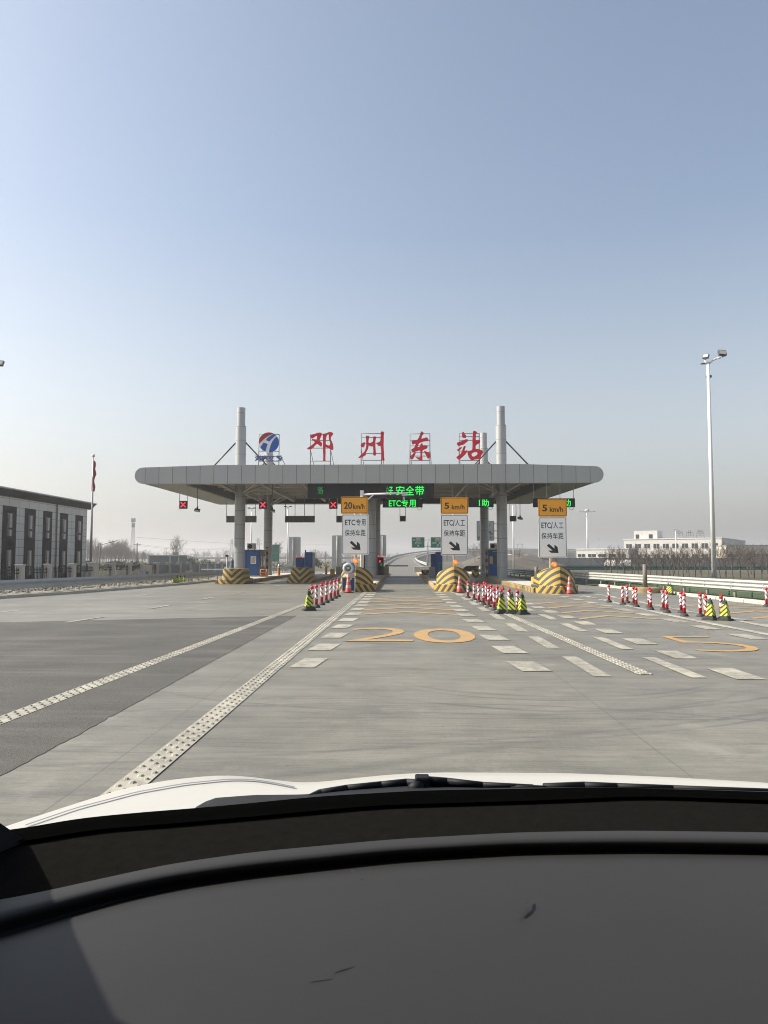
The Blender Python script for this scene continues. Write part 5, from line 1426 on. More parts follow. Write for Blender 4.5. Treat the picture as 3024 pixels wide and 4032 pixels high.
# lattice towers
def lattice(name, cat, label, px, pytop, pybase, Y, w0, w1, levels, arms=(), rings=()):
    c = V(px, pytop, Y); H_ = c.z; t = thing(name, label, cat, (c.x, Y, -.1), 0)
    mb = MB(); R_ = max(.035, Y * .00016)
    def cor(u):
        w_ = w0 + (w1 - w0) * u ** .8; return [(sx * w_, sy * w_, H_ * u) for sx, sy in ((-1, -1), (1, -1), (1, 1), (-1, 1))]
    for k in range(levels):
        a = cor(k / levels); b = cor((k + 1) / levels)
        for i in range(4):
            mb.bar(a[i], b[i], R_, n=4); mb.bar(a[i], b[(i + 1) % 4], R_ * .6, n=3); mb.bar(a[(i + 1) % 4], b[i], R_ * .6, n=3); mb.bar(b[i], b[(i + 1) % 4], R_ * .6, n=3)
    mb.build('lattice', M['cable'], t)
    for u, L in arms:
        mb = MB(); z = H_ * u; mb.bar((-L, 0, z), (L, 0, z), R_ * 1.3, n=4); mb.bar((-L, 0, z), (0, 0, z + L * .35), R_, n=4); mb.bar((L, 0, z), (0, 0, z + L * .35), R_, n=4); mb.build('cross_arm', M['cable'], t)
    for u, r in rings:
        z = H_ * u; mb = MB(); mb.lathe([(r, z), (r, z + .12)], n=10)
        for i in range(6):
            a = i * PI / 3; mb.box(r * math.cos(a) - .18, r * math.cos(a) + .18, r * math.sin(a) - .18, r * math.sin(a) + .18, z - .3, z + 1.5)
        mb.build('antenna_ring', M['cable'], t)
    return t
lattice('telecom_tower', 'tower', 'slender lattice telecom tower with two rings of antennas on the left horizon', 525, 2046, 2185, 330, 1.25, .28, 14, (), ((.84, .55), (.96, .8)))
lattice('telecom_tower', 'tower', 'squat hazy lattice tower behind the bare trees beside the flagpole', 345, 2125, 2190, 420, 1.3, .9, 8, (), ((.9, 1.8),))
lattice('pylon', 'pylon', 'hazy electricity pylon seen just left of the left front column', 913, 2123, 2190, 420, 1.7, .3, 8, ((.75, 2.2), (.88, 1.6)))
lattice('pylon', 'pylon', 'hazy electricity pylon seen above the air conditioner of the left booth', 1017, 2117, 2190, 400, 1.7, .3, 8, ((.75, 2.2), (.88, 1.6)))
lattice('pylon', 'pylon', 'small distant gantry pylon on the right horizon between the far right posts', 2047, 2142, 2160, 600, 2.2, 2.0, 2, ((.98, 3.2),))
# utility poles and wires
up = []
for px, py, lab in ((540, 2138, 'wooden utility pole with a crossarm right of the telecom tower'), (1241, 2162, 'distant utility pole right of the two blue cabinets')):
    Y = 190 if px == 540 else 300; c = V(px, py, Y); t = thing('utility_pole', lab, 'utility pole', (c.x, Y, -.1), 0, 'utility poles')
    mb = MB(); mb.bar((0, 0, 0), (0, 0, c.z + .1), .2, .13, 8); mb.build('pole', M['bark'], t)
    mb = MB(); mb.box(-.9, .9, -.06, .06, c.z - .45, c.z - .33)
    for x in (-.8, .8, 0): mb.lathe([(.07, c.z - .33), (.05, c.z - .12)], (x, 0, 0), 6)
    mb.build('crossarm', M['bark'], t); up.append(c)
t = thing('overhead_wires', 'thin overhead wires sagging across the hazy left horizon', 'wires', (up[0].x, 190, 5))
for dz, x1, Y1 in ((0, 900, 300), (-.35, 900, 300), (1.8, 1300, 340), (0, 250, 200), (-.4, 250, 200)):
    a = Vector((up[0].x, 190, up[0].z - .3 + dz)); b = V(x1, 2156 - dz * 8 + (x1 == 1300) * 2, Y1); mb = MB()
    mb.tube([a.lerp(b, k / 10) - Vector((0, 0, 1.0 * math.sin(PI * k / 10))) for k in range(11)], .028, 3); mb.build('wire', M['wire'], t, world=True)
# sign backs, green netting board, boards beyond the station
def back_sign(px0, px1, py0, py1, Y, label, posts):
    a = V(px0, py1, Y); b = V(px1, py0, Y)
    t = thing('sign_back', label, 'road sign', ((a.x + b.x) / 2, Y, 0), 0, 'backs of tall road signs beyond the station')
    mb = MB(); mb.prism(rrect(a.x, b.x, a.z, b.z, .12), Y, Y + .03); mb.build('panel', M['signback'], t, world=True)
    mb = MB()
    for z in [a.z + (b.z - a.z) * f for f in (.12, .32, .52, .72, .9)]: mb.box(a.x + .05, b.x - .05, Y - .05, Y - .002, z - .03, z + .03)
    mb.build('stiffeners', M['signback'], t, world=True)
    for px in posts:
        c = V(px, py0 + 4, Y - .15); mb = MB(); mb.bar((c.x, c.y, -.1), c, .09, n=10); mb.build('post', M['polesteel'], t, world=True)
back_sign(1137, 1184, 2114, 2228, 92, 'pale back of a tall road sign above the two blue cabinets', (1155,))
back_sign(1307, 1346, 2108, 2240, 92, 'pale back of a tall road sign left of the 20 km/h sign', (1328,))
back_sign(1495, 1521, 2106, 2192, 96, 'pale back of a tall road sign right of the middle columns', (1506,))
Y = 98; a = V(1064, 2212, Y); b = V(1100, 2144, Y); t = thing('green_board', 'pale green netted board on two legs behind the left rear column', 'board', ((a.x + b.x) / 2, Y, 0))
mb = MB(); mb.box(a.x, b.x, Y, Y + .06, a.z, b.z); mb.build('netting', M['greenmesh'], t, world=True)
for px in (1068, 1083, 1097):
    c = V(px, 2146, Y + .1); mb = MB(); mb.bar((c.x, c.y, -.1), c, .06, n=8); mb.build('leg', M['polesteel'], t, world=True)
mb = MB()
for f in (.02, .5, .98): z = a.z + (b.z - a.z) * f; mb.box(a.x - .04, b.x + .04, Y - .04, Y - .002, z - .03, z + .03)
mb.build('frame', M['polesteel'], t, world=True)
# white picture sign on the right
Y = 74; a = V(1877, 2129, Y); b = V(1946, 2051, Y); t = thing('notice_board', 'white upright notice board with faint dark pictures between the right columns', 'road sign', ((a.x + b.x) / 2, Y, 0))
mb = MB(); mb.prism(rrect(a.x, b.x, a.z, b.z, .1), Y, Y + .03); p_ = mb.build('panel', M['signback'], t, world=True)
mb = MB(); ring_xz(mb, a.x + .05, b.x - .05, a.z + .05, b.z - .05, .08, .03, Y - .004); mb.build('border_line', M['greysteel'], t, world=True, fix=False)
mb = MB()
q0 = V(1929, 2097, Y); mb.box(q0.x - .18, q0.x + .12, Y - .008, Y - .004, q0.z - .05, q0.z + .12); mb.box(q0.x - .02, q0.x + .28, Y - .008, Y - .004, q0.z - .2, q0.z - .08)
p = V(1928, 2124, Y); text_xz(mb, '带', p.x, p.x + .3, p.z, p.z + .32, Y - .006, .01); p = V(1886, 2124, Y); text_xz(mb, '面', p.x - .1, p.x + .15, p.z, p.z + .3, Y - .006, .01)
p = V(1922, 2074, Y); mb.add([(p.x, Y - .006, p.z), (p.x + .2, Y - .006, p.z + .32), (p.x + .28, Y - .006, p.z + .32), (p.x + .08, Y - .006, p.z)], [(0, 1, 2, 3)])
mb.build('pictures', M['greypanel'], t, world=True, fix=False)
mb = MB(); c = V(1962, 2055, Y + .2); mb.bar((c.x, c.y, -.1), (c.x, c.y, c.z + .3), .1, n=10)
for py in (2062, 2090, 2118): z = V(1946, py, Y).z; mb.bar((a.x + .5, Y + .1, z), (c.x, Y + .2, z), .045, n=8)
mb.build('post', M['polesteel'], t, world=True)
# green direction signs on a common pole
Y = 118; c = V(1684, 2240, Y); t = thing('direction_sign', 'pair of green direction boards on one pale pole beyond the open lane', 'road sign', (c.x, Y, -.1))
mb = MB(); top = V(1684, 2119, Y).z; mb.bar((c.x, Y, -.1), (c.x, Y, top), .14, .11, 12); mb.build('pole', M['polesteel'], t, world=True)
mb = MB()
for py in (2126, 2151.5): z = V(1684, py, Y).z; mb.bar((V(1640, py, Y).x, Y, z), (V(1732, py, Y).x, Y, z), .05, n=8)
mb.build('cross_arms', M['polesteel'], t, world=True)
def gboard(x0, x1, y0, y1, words, arrow):
    a = V(x0, y1, Y - .12); b = V(x1, y0, Y - .12); yb = Y - .12
    mb = MB(); mb.prism(rrect(a.x, b.x, a.z, b.z, .1), yb, yb + .04); g = mb.build('green_board', M['signgreen'], t, world=True)
    W = b.x - a.x; Hh = b.z - a.z; mb = MB()
    def tt(s, u0, u1, v0, v1): text_xz(mb, s, a.x + u0 * W, a.x + u1 * W, b.z - v1 * Hh, b.z - v0 * Hh, yb - .01, .01)
    ring_xz(mb, a.x + .04, b.x - .04, a.z + .04, b.z - .04, .08, .03, yb - .008)
    for s, u0, u1, v0, v1 in words: tt(s, u0, u1, v0, v1)
    ring_xz(mb, a.x + .34 * W, a.x + .67 * W, b.z - .40 * Hh, b.z - .17 * Hh, .03, .03, yb - .009)
    pts = {'up': [(.5, .70), (.59, .79), (.53, .79), (.53, .90), (.47, .90), (.47, .79), (.41, .79)], 'right': [(.6, .68), (.6, .82), (.555, .775), (.47, .9), (.43, .86), (.52, .745), (.46, .70)]}[arrow]
    mb.add([(a.x + u * W, yb - .01, b.z - v * Hh) for u, v in pts], [tuple(range(7))])
    o = mb.build('markings', M['signmark'], g, fix=False)
    for v_ in o.data.vertices: v_.co -= t.location
    mb = MB(); mb.box(a.x + .34 * W, a.x + .67 * W, yb - .014, yb - .009, b.z - .17 * Hh, b.z - .08 * Hh); o = mb.build('orange_band', M['yellowpaint'], g)
    for v_ in o.data.vertices: v_.co -= t.location
gboard(1621, 1671.5, 2115, 2157, (('西', .13, .28, .17, .34), ('S72', .38, .63, .21, .36), ('老', .26, .40, .46, .66), ('河', .44, .58, .46, .66), ('口', .62, .75, .48, .65)), 'up')
gboard(1696, 1748, 2115, 2157, (('S72', .38, .63, .21, .36), ('南', .12, .26, .46, .66), ('阳', .28, .42, .46, .66), ('淅', .60, .74, .46, .66), ('川', .76, .9, .46, .66)), 'right')

# barrier arms
def arm_barrier(px_post, px_end, py, Y, zb, label, m, flip):
    c = V(px_post, py, Y); e = V(px_end, py, Y); t = thing('lane_barrier', label, 'barrier', (c.x, Y, zb), 0, 'lane barriers')
    mb = MB(); mb.box(-.14, .14, -.16, .16, 0, c.z - zb + .14); bevel(mb.build('housing', M['greysteel'] if m == 'iron' else M['whitepaint'], t), .02)
    mb = MB(); mb.box(min(0, e.x - c.x), max(0, e.x - c.x), -.2, -.165, c.z - zb - .05, c.z - zb + .05); mb.build('arm', M[m], t)
arm_barrier(1521, 1607, 2228, 68, .2, 'thin dark barrier arm lowered across the open lane', 'iron', 1)
arm_barrier(891, 795, 2242, 56.5, .0, 'white barrier arm reaching left from the left island', 'whitepaint', -1)
c = V(891, 2192, 56.6); t = thing('lane_camera_post', 'thin pale post with a small camera beside the left white barrier arm', 'post', (c.x, 56.9, 0))
mb = MB(); mb.bar((0, 0, 0), (0, 0, c.z), .05, n=8); mb.build('pole', M['signback'], t)
mb = MB(); mb.box(-.08, .08, -.3, .1, c.z, c.z + .14); mb.build('camera', M['iron'], t)

# ================================================================== MASTS
def flood_mast(c, H_, label, first_dir=1):
    t = thing('light_mast', label, 'light mast', (c.x, c.y, -.1), 0, 'tall white floodlight masts')
    mb = MB(); mb.bar((0, 0, 0), (0, 0, H_), .165, .10, 16); mb.build('pole', M['whitepaint'], t)
    mb = MB(); mb.tube([(.05, 0, H_ - .15), (.3, -.06, H_ + .08), (.55, -.12, H_ + .2), (.8, -.18, H_ + .25)], .06, 8); mb.bar((-.05, 0, H_ - .2), (-.25, -.1, H_ + .1), .05, n=8)
    mb.bar((0, .05, H_ - .5), (.3, .6, H_ - .8), .06, n=8); mb.build('arms', M['whitepaint'], t)
    for (x, y, z, rz, rx, s) in ((.92, -.2, H_ + .58, .1, -.4, .82), (-.2, -.15, H_ + .36, -.75, -.4, .6)):
        mb = MB(); mb.box(-.33 * s, .33 * s, -.06, .1, -.25 * s, .25 * s); 
        for k in range(7): mb.box(-.3 * s + .09 * k * s, -.28 * s + .09 * k * s, .1, .17, -.22 * s, .22 * s)
        mb.box(-.05, .05, 0, .08, -.42 * s, -.25 * s)
        o = mb.build('floodlight', M['darksteel'], t); o.location = (x, y, z); o.rotation_euler = (rx, .08, rz); bevel(o, .01)
        mb = MB(); mb.box(-.27 * s, .27 * s, -.07, -.062, -.19 * s, .19 * s); g = mb.build('lamp_glass', M['lampglass'], o)
    mb = MB(); mb.box(-.4, -.05, .1, .3, H_ - .1, H_ - .04); mb.box(.15, .45, .5, .8, H_ - .95, H_ - .8); mb.build('rear_lamps', M['darksteel'], t)
    return t
top = V(2785, 1425, 50); bs = V(2812, 2262, 50)
flood_mast(Vector((bs.x, 50, 0)), top.z + .1, 'tall white mast with floodlights rising behind the right guardrail')
c = V(-46, 1440, 50); flood_mast(Vector((c.x, 50, 0)), c.z - .35, 'white floodlight mast at the left edge of the picture with only its lamp showing')
def thin_mast(px, pytop, Y, label, r, head):
    c = V(px, pytop, Y); t = thing('light_pole', label, 'light pole', (c.x, Y, -.1), 0, 'slender light poles beyond the station')
    mb = MB(); mb.bar((0, 0, 0), (0, 0, c.z), r, r * .6, 10); mb.build('pole', M['whitepaint'], t)
    mb = MB(); z = c.z
    if head == 'ring':
        for k in range(8):
            a = k * PI / 4; mb.bar((0, 0, z), (math.cos(a) * 2.6, math.sin(a) * 2.6, z - .1), .06, n=5); mb.box(math.cos(a) * 2.9 - .5, math.cos(a) * 2.9 + .5, math.sin(a) * 2.9 - .4, math.sin(a) * 2.9 + .4, z - .25, z - .05)
        mb.lathe([(.9, z - .1), (.9, z + .5), (.5, z + .9)], n=12)
    else:
        mb.bar((0, 0, z), (.3, 0, z + .08), .04, n=5); mb.box(.2, .5, -.12, .12, z + .02, z + .15); mb.bar((0, 0, z), (-.3, 0, z + .08), .04, n=5); mb.box(-.5, -.2, -.12, .12, z + .02, z + .15)
    mb.build('lamp_heads', M['darksteel'] if head != 'ring' else M['signback'], t)
    return t
thin_mast(2311, 2012, 300, 'very tall far light pole with a ring of lamps above the white buildings', .42, 'ring')
thin_mast(2356, 2122, 300, 'short far pole right of the tall ring-headed light pole', .25, 'pair')
thin_mast(1134, 1994, 95, 'slender pale lamp pole left of the pale sign back over the blue cabinets', .11, 'pair')
thin_mast(991, 2000, 92, 'slender pale lamp pole rising behind the left booth', .11, 'pair')
thin_mast(2020, 1975, 80, 'slender white lamp pole right of the right front column', .10, 'pair')
thin_mast(2660, 2086, 200, 'thin white lamp pole in front of the large white building', .14, 'pair')

# ================================================================== RIGHT: WALL AND WHITE BUILDINGS
t = thing('perimeter_wall', 'long grey rendered wall beyond the side road on the right', 'wall', (60, 165, -.1))
a = V(1880, 2200, 165); b = V(3400, 2199, 165); mb = MB(); mb.box(a.x, b.x, 165, 165.3, -.15, 1.66); mb.build('wall_body', M['greywall'], t, world=True)
mb = MB(); mb.box(a.x, b.x, 164.92, 165.38, 1.66, 1.76); mb.build('coping', M['greysteel'], t, world=True)
def windows(t, wpx, y0, y1, Y, m='glassdark'):
    for x0, x1 in wpx:
        a = V(x0, y1, Y - .02); b = V(x1, y0, Y - .02); mb = MB(); mb.box(a.x, b.x, Y - .06, Y - .01, a.z, b.z); q = mb.build('window', M['glassdark'], t, world=True)
        mb = MB(); mb.box(a.x, b.x, Y - .12, Y - .07, a.z - .15, a.z - .02); mb.box((a.x + b.x) / 2 - .05, (a.x + b.x) / 2 + .05, Y - .09, Y - .062, a.z, b.z)
        s_ = mb.build('sill', M['whitebuild'], q)
        for v_ in s_.data.vertices: v_.co -= t.location
def corner_building(name_lab, pxL, pxC, pxR, pyC, Y, ang, wins, rows_, t_group, wall='whitebuild'):
    """block turned by ang so that its long front faces left towards the sun; C is its near right corner"""
    c = V(pxC, pyC, Y); al_ = math.radians(ang); tl = Vector((-math.cos(al_), math.sin(al_))); tb = Vector((math.sin(al_), math.cos(al_)))
    def hit(px, d):
        r = ray(px, 2200); det = d.x * (-r.y) + r.x * d.y
        return (-c.x * (-r.y) - r.x * c.y) / det if abs(det) > 1e-9 else 0
    Ls = abs(hit(pxL, tl)); Lb = abs(hit(pxR, tb)) if pxR else 9
    t = thing('white_building', name_lab, 'building', (c.x, c.y, 0), -al_ * 1.0, t_group)
    # local frame: x runs back along the front to the right end at 0, y into the building
    mb = MB(); mb.box(-Ls, 0, 0, Lb, -.1, c.z); mb.build('wall', M[wall], t)
    mb = MB(); mb.box(-Ls - .15, .15, -.15, Lb + .15, c.z, c.z + .3); mb.build('parapet', M[wall], t)
    for z0, z1 in rows_:
        for u0, u1 in wins:
            mb = MB(); mb.box(-Ls * (1 - u0), -Ls * (1 - u1), -.06, -.01, z0, z1); q = mb.build('window', M['glassdark'], t)
            mb = MB(); mb.box(-Ls * (1 - u0), -Ls * (1 - u1), -.14, -.07, z0 - .15, z0 - .03); m_ = -Ls * (1 - (u0 + u1) / 2); mb.box(m_ - .05, m_ + .05, -.09, -.062, z0, z1); mb.build('sill', M[wall], q)
    return t, Ls, Lb, c, al_
Y = 225
t, Ls, Lb, c, al_ = corner_building('long white two-storey building with a tower room on its roof behind the saplings', 2458, 2841, 2937, 2120, Y, 33, [(.025 + .0975 * i, .085 + .0975 * i) for i in range(10)], ((5.0, 6.4), (1.6, 3.0)), 'white buildings on the right')
mb = MB(); mb.box(-Ls * .90, -Ls * .65, 1.2, 8, c.z + .3, c.z + 2.9); tr = mb.build('tower_room', M['whitebuild'], t)
for u0, u1 in ((.88, .845), (.74, .70)):
    mb = MB(); mb.box(-Ls * u0, -Ls * u1, 1.12, 1.18, c.z + .3, c.z + 1.7); mb.build('window', M['glassdark'], tr)
for k, px in enumerate((2676, 2718, 2759)):
    c = V(px, 2118, Y + 8); tt_ = thing('roof_lettering', ('leftmost', 'middle', 'rightmost')[k] + ' of the three yellowish characters on stands on the white building roof', 'sign letter', (c.x, Y + 8, 8.3), 0, 'characters on the white building roof')
    mb = MB(); text_xz(mb, '中卄甲'[k], -.9, .6, .7, 2.5, 0, .0); o = mb.build('character', mat('dull_gold', (0.22, 0.19, 0.09), .6), tt_, fix=False); so = o.modifiers.new('s', 'SOLIDIFY'); so.thickness = .12
    mb = MB(); mb.bar((-1.3, .1, 0), (-1.1, .1, 2), .06, n=5); mb.bar((.9, .1, 2), (1.2, .1, 0), .06, n=5); mb.bar((-1.1, .1, .6), (.9, .1, .6), .04, n=5); mb.build('stand', M['greysteel'], tt_)
corner_building('low white single-storey building with dark windows left of the large white one', 2270, 2475, None, 2163, 190, 33, [(.03, .17), (.23, .38), (.43, .57), (.63, .76), (.81, .94)], ((2.1, 2.85),), 'white buildings on the right')
Y = 215; a = V(2860, 2150, Y); b = V(3100, 2150, Y); t = thing('white_building', 'pale long building half hidden by saplings at the right edge', 'building', ((a.x + b.x) / 2, Y, 0), 0, 'white buildings on the right')
mb = MB(); mb.box(a.x, b.x, Y, Y + 9, -.1, a.z); mb.build('wall', mat('cream_render', (0.52, 0.47, 0.40), .8), t, world=True)
mb = MB(); mb.box(a.x - .12, b.x + .12, Y - .12, Y + 9.1, a.z, a.z + .3); mb.build('parapet', M['greywall'], t, world=True)
windows(t, [(2866 + 34 * i, 2890 + 34 * i) for i in range(6)], 2180, 2194, Y)
# low sheds in the haze behind the right columns
for k, (x0, x1, y0, lab) in enumerate(((2000, 2060, 2186, 'pale low shed in the haze right of the right front column'), (2064, 2118, 2188, 'second pale low shed in the haze left of the right 5 km/h sign'), (2232, 2262, 2180, 'small white rounded tank beside the low white building'))):
    Y = 260; a = V(x0, y0, Y); b = V(x1, y0, Y); t = thing('far_shed', lab, 'shed', ((a.x + b.x) / 2, Y, 0), 0, 'far low sheds on the right')
    mb = MB(); mb.box(a.x, b.x, Y, Y + 10, -.1, a.z - .5); mb.build('wall', M['pillar'], t, world=True)
    mb = MB(); m_ = (a.x + b.x) / 2; mb.prism([(a.x - .3, a.z - .55), (b.x + .3, a.z - .55), (m_ + 1.2, a.z + .35), (m_ - 1.2, a.z + .35)], Y - .2, Y + 10.2); mb.build('roof', M['signback'], t, world=True)
# parked white cars
def parked_car(px, py, Y, rz, label, col):
    c = V(px, py, Y); t = thing('parked_car', label, 'car', (c.x, Y, .0), rz, 'cars parked beyond the right guardrail')
    mb = MB(); pr = [(-2.2, .28), (2.15, .28), (2.25, .6), (2.1, .85), (1.1, .98), (.45, 1.42), (-1.2, 1.45), (-1.95, 1.02), (-2.25, .95)]
    mb.prism(pr, -.85, .85); bevel(mb.build('body', col, t), .09, 3, 20)
    mb = MB(); mb.prism([(.98, 1.0), (.42, 1.36), (-1.15, 1.38), (-1.75, 1.03)], -.862, .862); mb.build('windows', M['glassdark'], t)
    for x in (-1.4, 1.4):
        for y in (-.8, .8):
            mb = MB(); mb.lathe([(.32, -.1), (.32, .1)], (x, y, .32), 16, 'Y'); mb.build('wheel', M['rubber'], t)
parked_car(2462, 2245, 112, 1.3, 'white car parked on the field among the saplings', M['carwhite'])
parked_car(2412, 2245, 120, 1.1, 'white car parked farther back left of the other one', M['carwhite'])

# ================================================================== TREES
def tree_mesh(seed, h, spread, trunk_end, nb, sub, r0, tilt0, tw):
    """trunk with side limbs rising from it, each limb forking twice into fine twigs"""
    rnd = random.Random(seed); tr = MB(); cr = MB()
    pts = [Vector((0, 0, 0))]; N = 8; d = Vector((rnd.gauss(0, .03), rnd.gauss(0, .03), 1)).normalized()
    for i in range(N):
        d = (d + Vector((rnd.gauss(0, .05), rnd.gauss(0, .05), .15))).normalized(); pts.append(pts[-1] + d * h * trunk_end / N)
    for i in range(N): tr.bar(pts[i], pts[i + 1], r0 * (1 - i / (N + 1.5)), r0 * (1 - (i + 1) / (N + 1.5)), 6, False)
    def limb(p, d, L, r, lev):
        k = 4 if lev < 2 else 2; q = p
        for i in range(k):
            d = (d + Vector((rnd.gauss(0, .13), rnd.gauss(0, .13), .10 + rnd.gauss(0, .05)))).normalized(); e = q + d * L / k
            r1 = r * .76; cr.bar(q, e, r, r1, 4 if lev == 1 else 3, False)
            if lev < 3:
                for j in range(sub[lev - 1]):
                    a = Vector((rnd.gauss(0, 1), rnd.gauss(0, 1), rnd.gauss(.3, .6))).normalized(); nd = (d * 1.0 + a * .85).normalized()
                    limb(q.lerp(e, rnd.uniform(.2, 1)), nd, L * rnd.uniform(.35, .6), max(r1 * .55, tw), lev + 1)
            q = e; r = r1
    for i in range(nb):
        u = .30 + .70 * (i + rnd.random() * .8) / nb; f = min(u, .999) * N; k = int(f); p = pts[k].lerp(pts[k + 1], f - k)
        a = i * 2.4 + rnd.uniform(-.4, .4); tl = tilt0 * rnd.uniform(.8, 1.15) * (1.15 - .5 * u); dd = Vector((math.sin(tl) * math.cos(a), math.sin(tl) * math.sin(a), math.cos(tl)))
        limb(p, dd, h * spread * (1.12 - .62 * u) * rnd.uniform(.8, 1.15), r0 * (1 - u * .75) * .5, 1)
    zmax = max(v[2] for v in cr.v + tr.v)
    for mbx in (tr, cr): mbx.v = [(v[0] * h / zmax, v[1] * h / zmax, v[2] * h / zmax) for v in mbx.v]
    return tr, cr
protos = {}
def tree_proto(kind, seed):
    k = (kind, seed)
    if k in protos: return protos[k]
    if kind == 'sapling': tr, cr = tree_mesh(seed, 3.0, .42, .55, 8, (2, 3), .05, .75, .0045)
    elif kind == 'tall': tr, cr = tree_mesh(seed, 7.0, .40, .66, 15, (3, 2), .11, .62, .012)
    else: tr, cr = tree_mesh(seed, 6.0, .42, .6, 12, (2, 3), .12, .9, .01)
    def me(mb, name, m):
        x = bpy.data.meshes.new(name); x.from_pydata(mb.v, [], mb.f); x.materials.append(m); return x
    protos[k] = (me(tr, 'trunk', M['bark']), me(cr, 'crown', M['bark' if kind == 'sapling' else 'bark2'])); return protos[k]
def put_tree(kind, seed, x, y, z, s, rz, label, group):
    a, b = tree_proto(kind, seed); t = thing('bare_tree' if kind != 'sapling' else 'bare_sapling', label, 'tree', (x, y, z), rz, group); t.scale = (s, s, s * rnd.uniform(.95, 1.05))
    for nm, me in (('trunk', a), ('crown', b)):
        o = bpy.data.objects.new(nm, me); C.objects.link(o); o.parent = t
rnd = random.Random(4)
sx = [2385, 2408, 2432, 2462, 2488, 2515, 2540, 2562, 2585, 2610, 2637, 2650, 2672, 2690, 2712, 2738, 2762, 2790, 2835, 2858, 2885, 2915, 2948, 2970, 2998, 3024, 3060, 3110]
for i, px in enumerate(sx):
    Y = 70 + rnd.uniform(-3, 3) - max(0, px - 2600) * .012; c = V(px, 2262, Y)
    put_tree('sapling', i % 5, c.x, Y, -.12, rnd.uniform(.9, 1.12), rnd.uniform(0, 6), 'bare sapling, %s from the left, row behind the right guardrail' % ORD[i], 'row of saplings on the right')
for i, px in enumerate([2400, 2450, 2500, 2548, 2600, 2648, 2700, 2750, 2805, 2860, 2905, 2950, 3000, 3050]):
    Y = 84 + rnd.uniform(-3, 3); c = V(px + rnd.uniform(-8, 8), 2262, Y)
    put_tree('sapling', (i + 2) % 5, c.x, Y, -.12, rnd.uniform(1.0, 1.3), rnd.uniform(0, 6), 'bare sapling, %s from the left, farther row before the grey wall' % ORD[i], 'farther row of saplings on the right')
for i, (px, pt, Y) in enumerate([(345, 2120, 190), (366, 2105, 180), (385, 2135, 195), (402, 2140, 185), (420, 2138, 200), (436, 2118, 190), (450, 2112, 180), (466, 2125, 195), (478, 2114, 180), (494, 2110, 190), (508, 2145, 200), (522, 2150, 190), (545, 2160, 195), (560, 2160, 200), (572, 2168, 205), (380, 2150, 160), (410, 2150, 165), (440, 2150, 160), (470, 2152, 165), (500, 2158, 160), (585, 2172, 220), (600, 2172, 230), (352, 2140, 170), (372, 2146, 175), (392, 2128, 178), (428, 2132, 172), (456, 2136, 170), (486, 2138, 172), (515, 2160, 175), (535, 2168, 178)]):
    h = V(px, pt, Y).z; c = V(px, 2210, Y)
    put_tree('tall', i % 4, c.x, Y, -.1, h / 7.0, rnd.uniform(0, 6), 'bare tree, %s in the hazy clump right of the office building' % ORD[i], 'bare trees in the clump right of the office building')
for i, (px, pt, Y, lab, s) in enumerate([(690, 2100, 150, 'lone tall bare tree standing above the grey shed', 1), (1094, 2118, 200, 'bare tree rising above the green netted board', 2), (1282, 2165, 300, 'small bare tree between the pale sign backs', 3), (2325, 2185, 120, 'bare tree in front of the low white building', 0),
    (2440, 2150, 110, 'bare tree with wide crown left of the large white building', 1)]):
    h = V(px, pt, Y).z; c = V(px, 2210, Y); put_tree('wide' if i > 2 else 'tall', s, c.x, Y, -.1, h / (6.0 if i > 2 else 7.0), rnd.uniform(0, 6), lab, 'lone bare trees')
for i, (px, Y, zz) in enumerate([(1870, 112, 1.4), (1895, 118, 1.5), (1925, 126, 1.8), (1958, 110, .8), (1990, 122, 1.5), (2018, 130, 1.6), (1760, 125, 1.5), (1790, 135, 1.8), (1838, 140, 2.0), (2045, 118, .3), (2085, 128, -.1), (2140, 120, -.1), (2190, 130, -.1), (2240, 124, -.1)]):
    c = V(px, 2210, Y); put_tree('sapling', i % 5, c.x, Y, zz - .3, rnd.uniform(.7, 1.15), rnd.uniform(0, 6), 'bare bushy tree, %s along the brown bank behind the right booths' % ORD[i], 'bare trees along the brown bank')
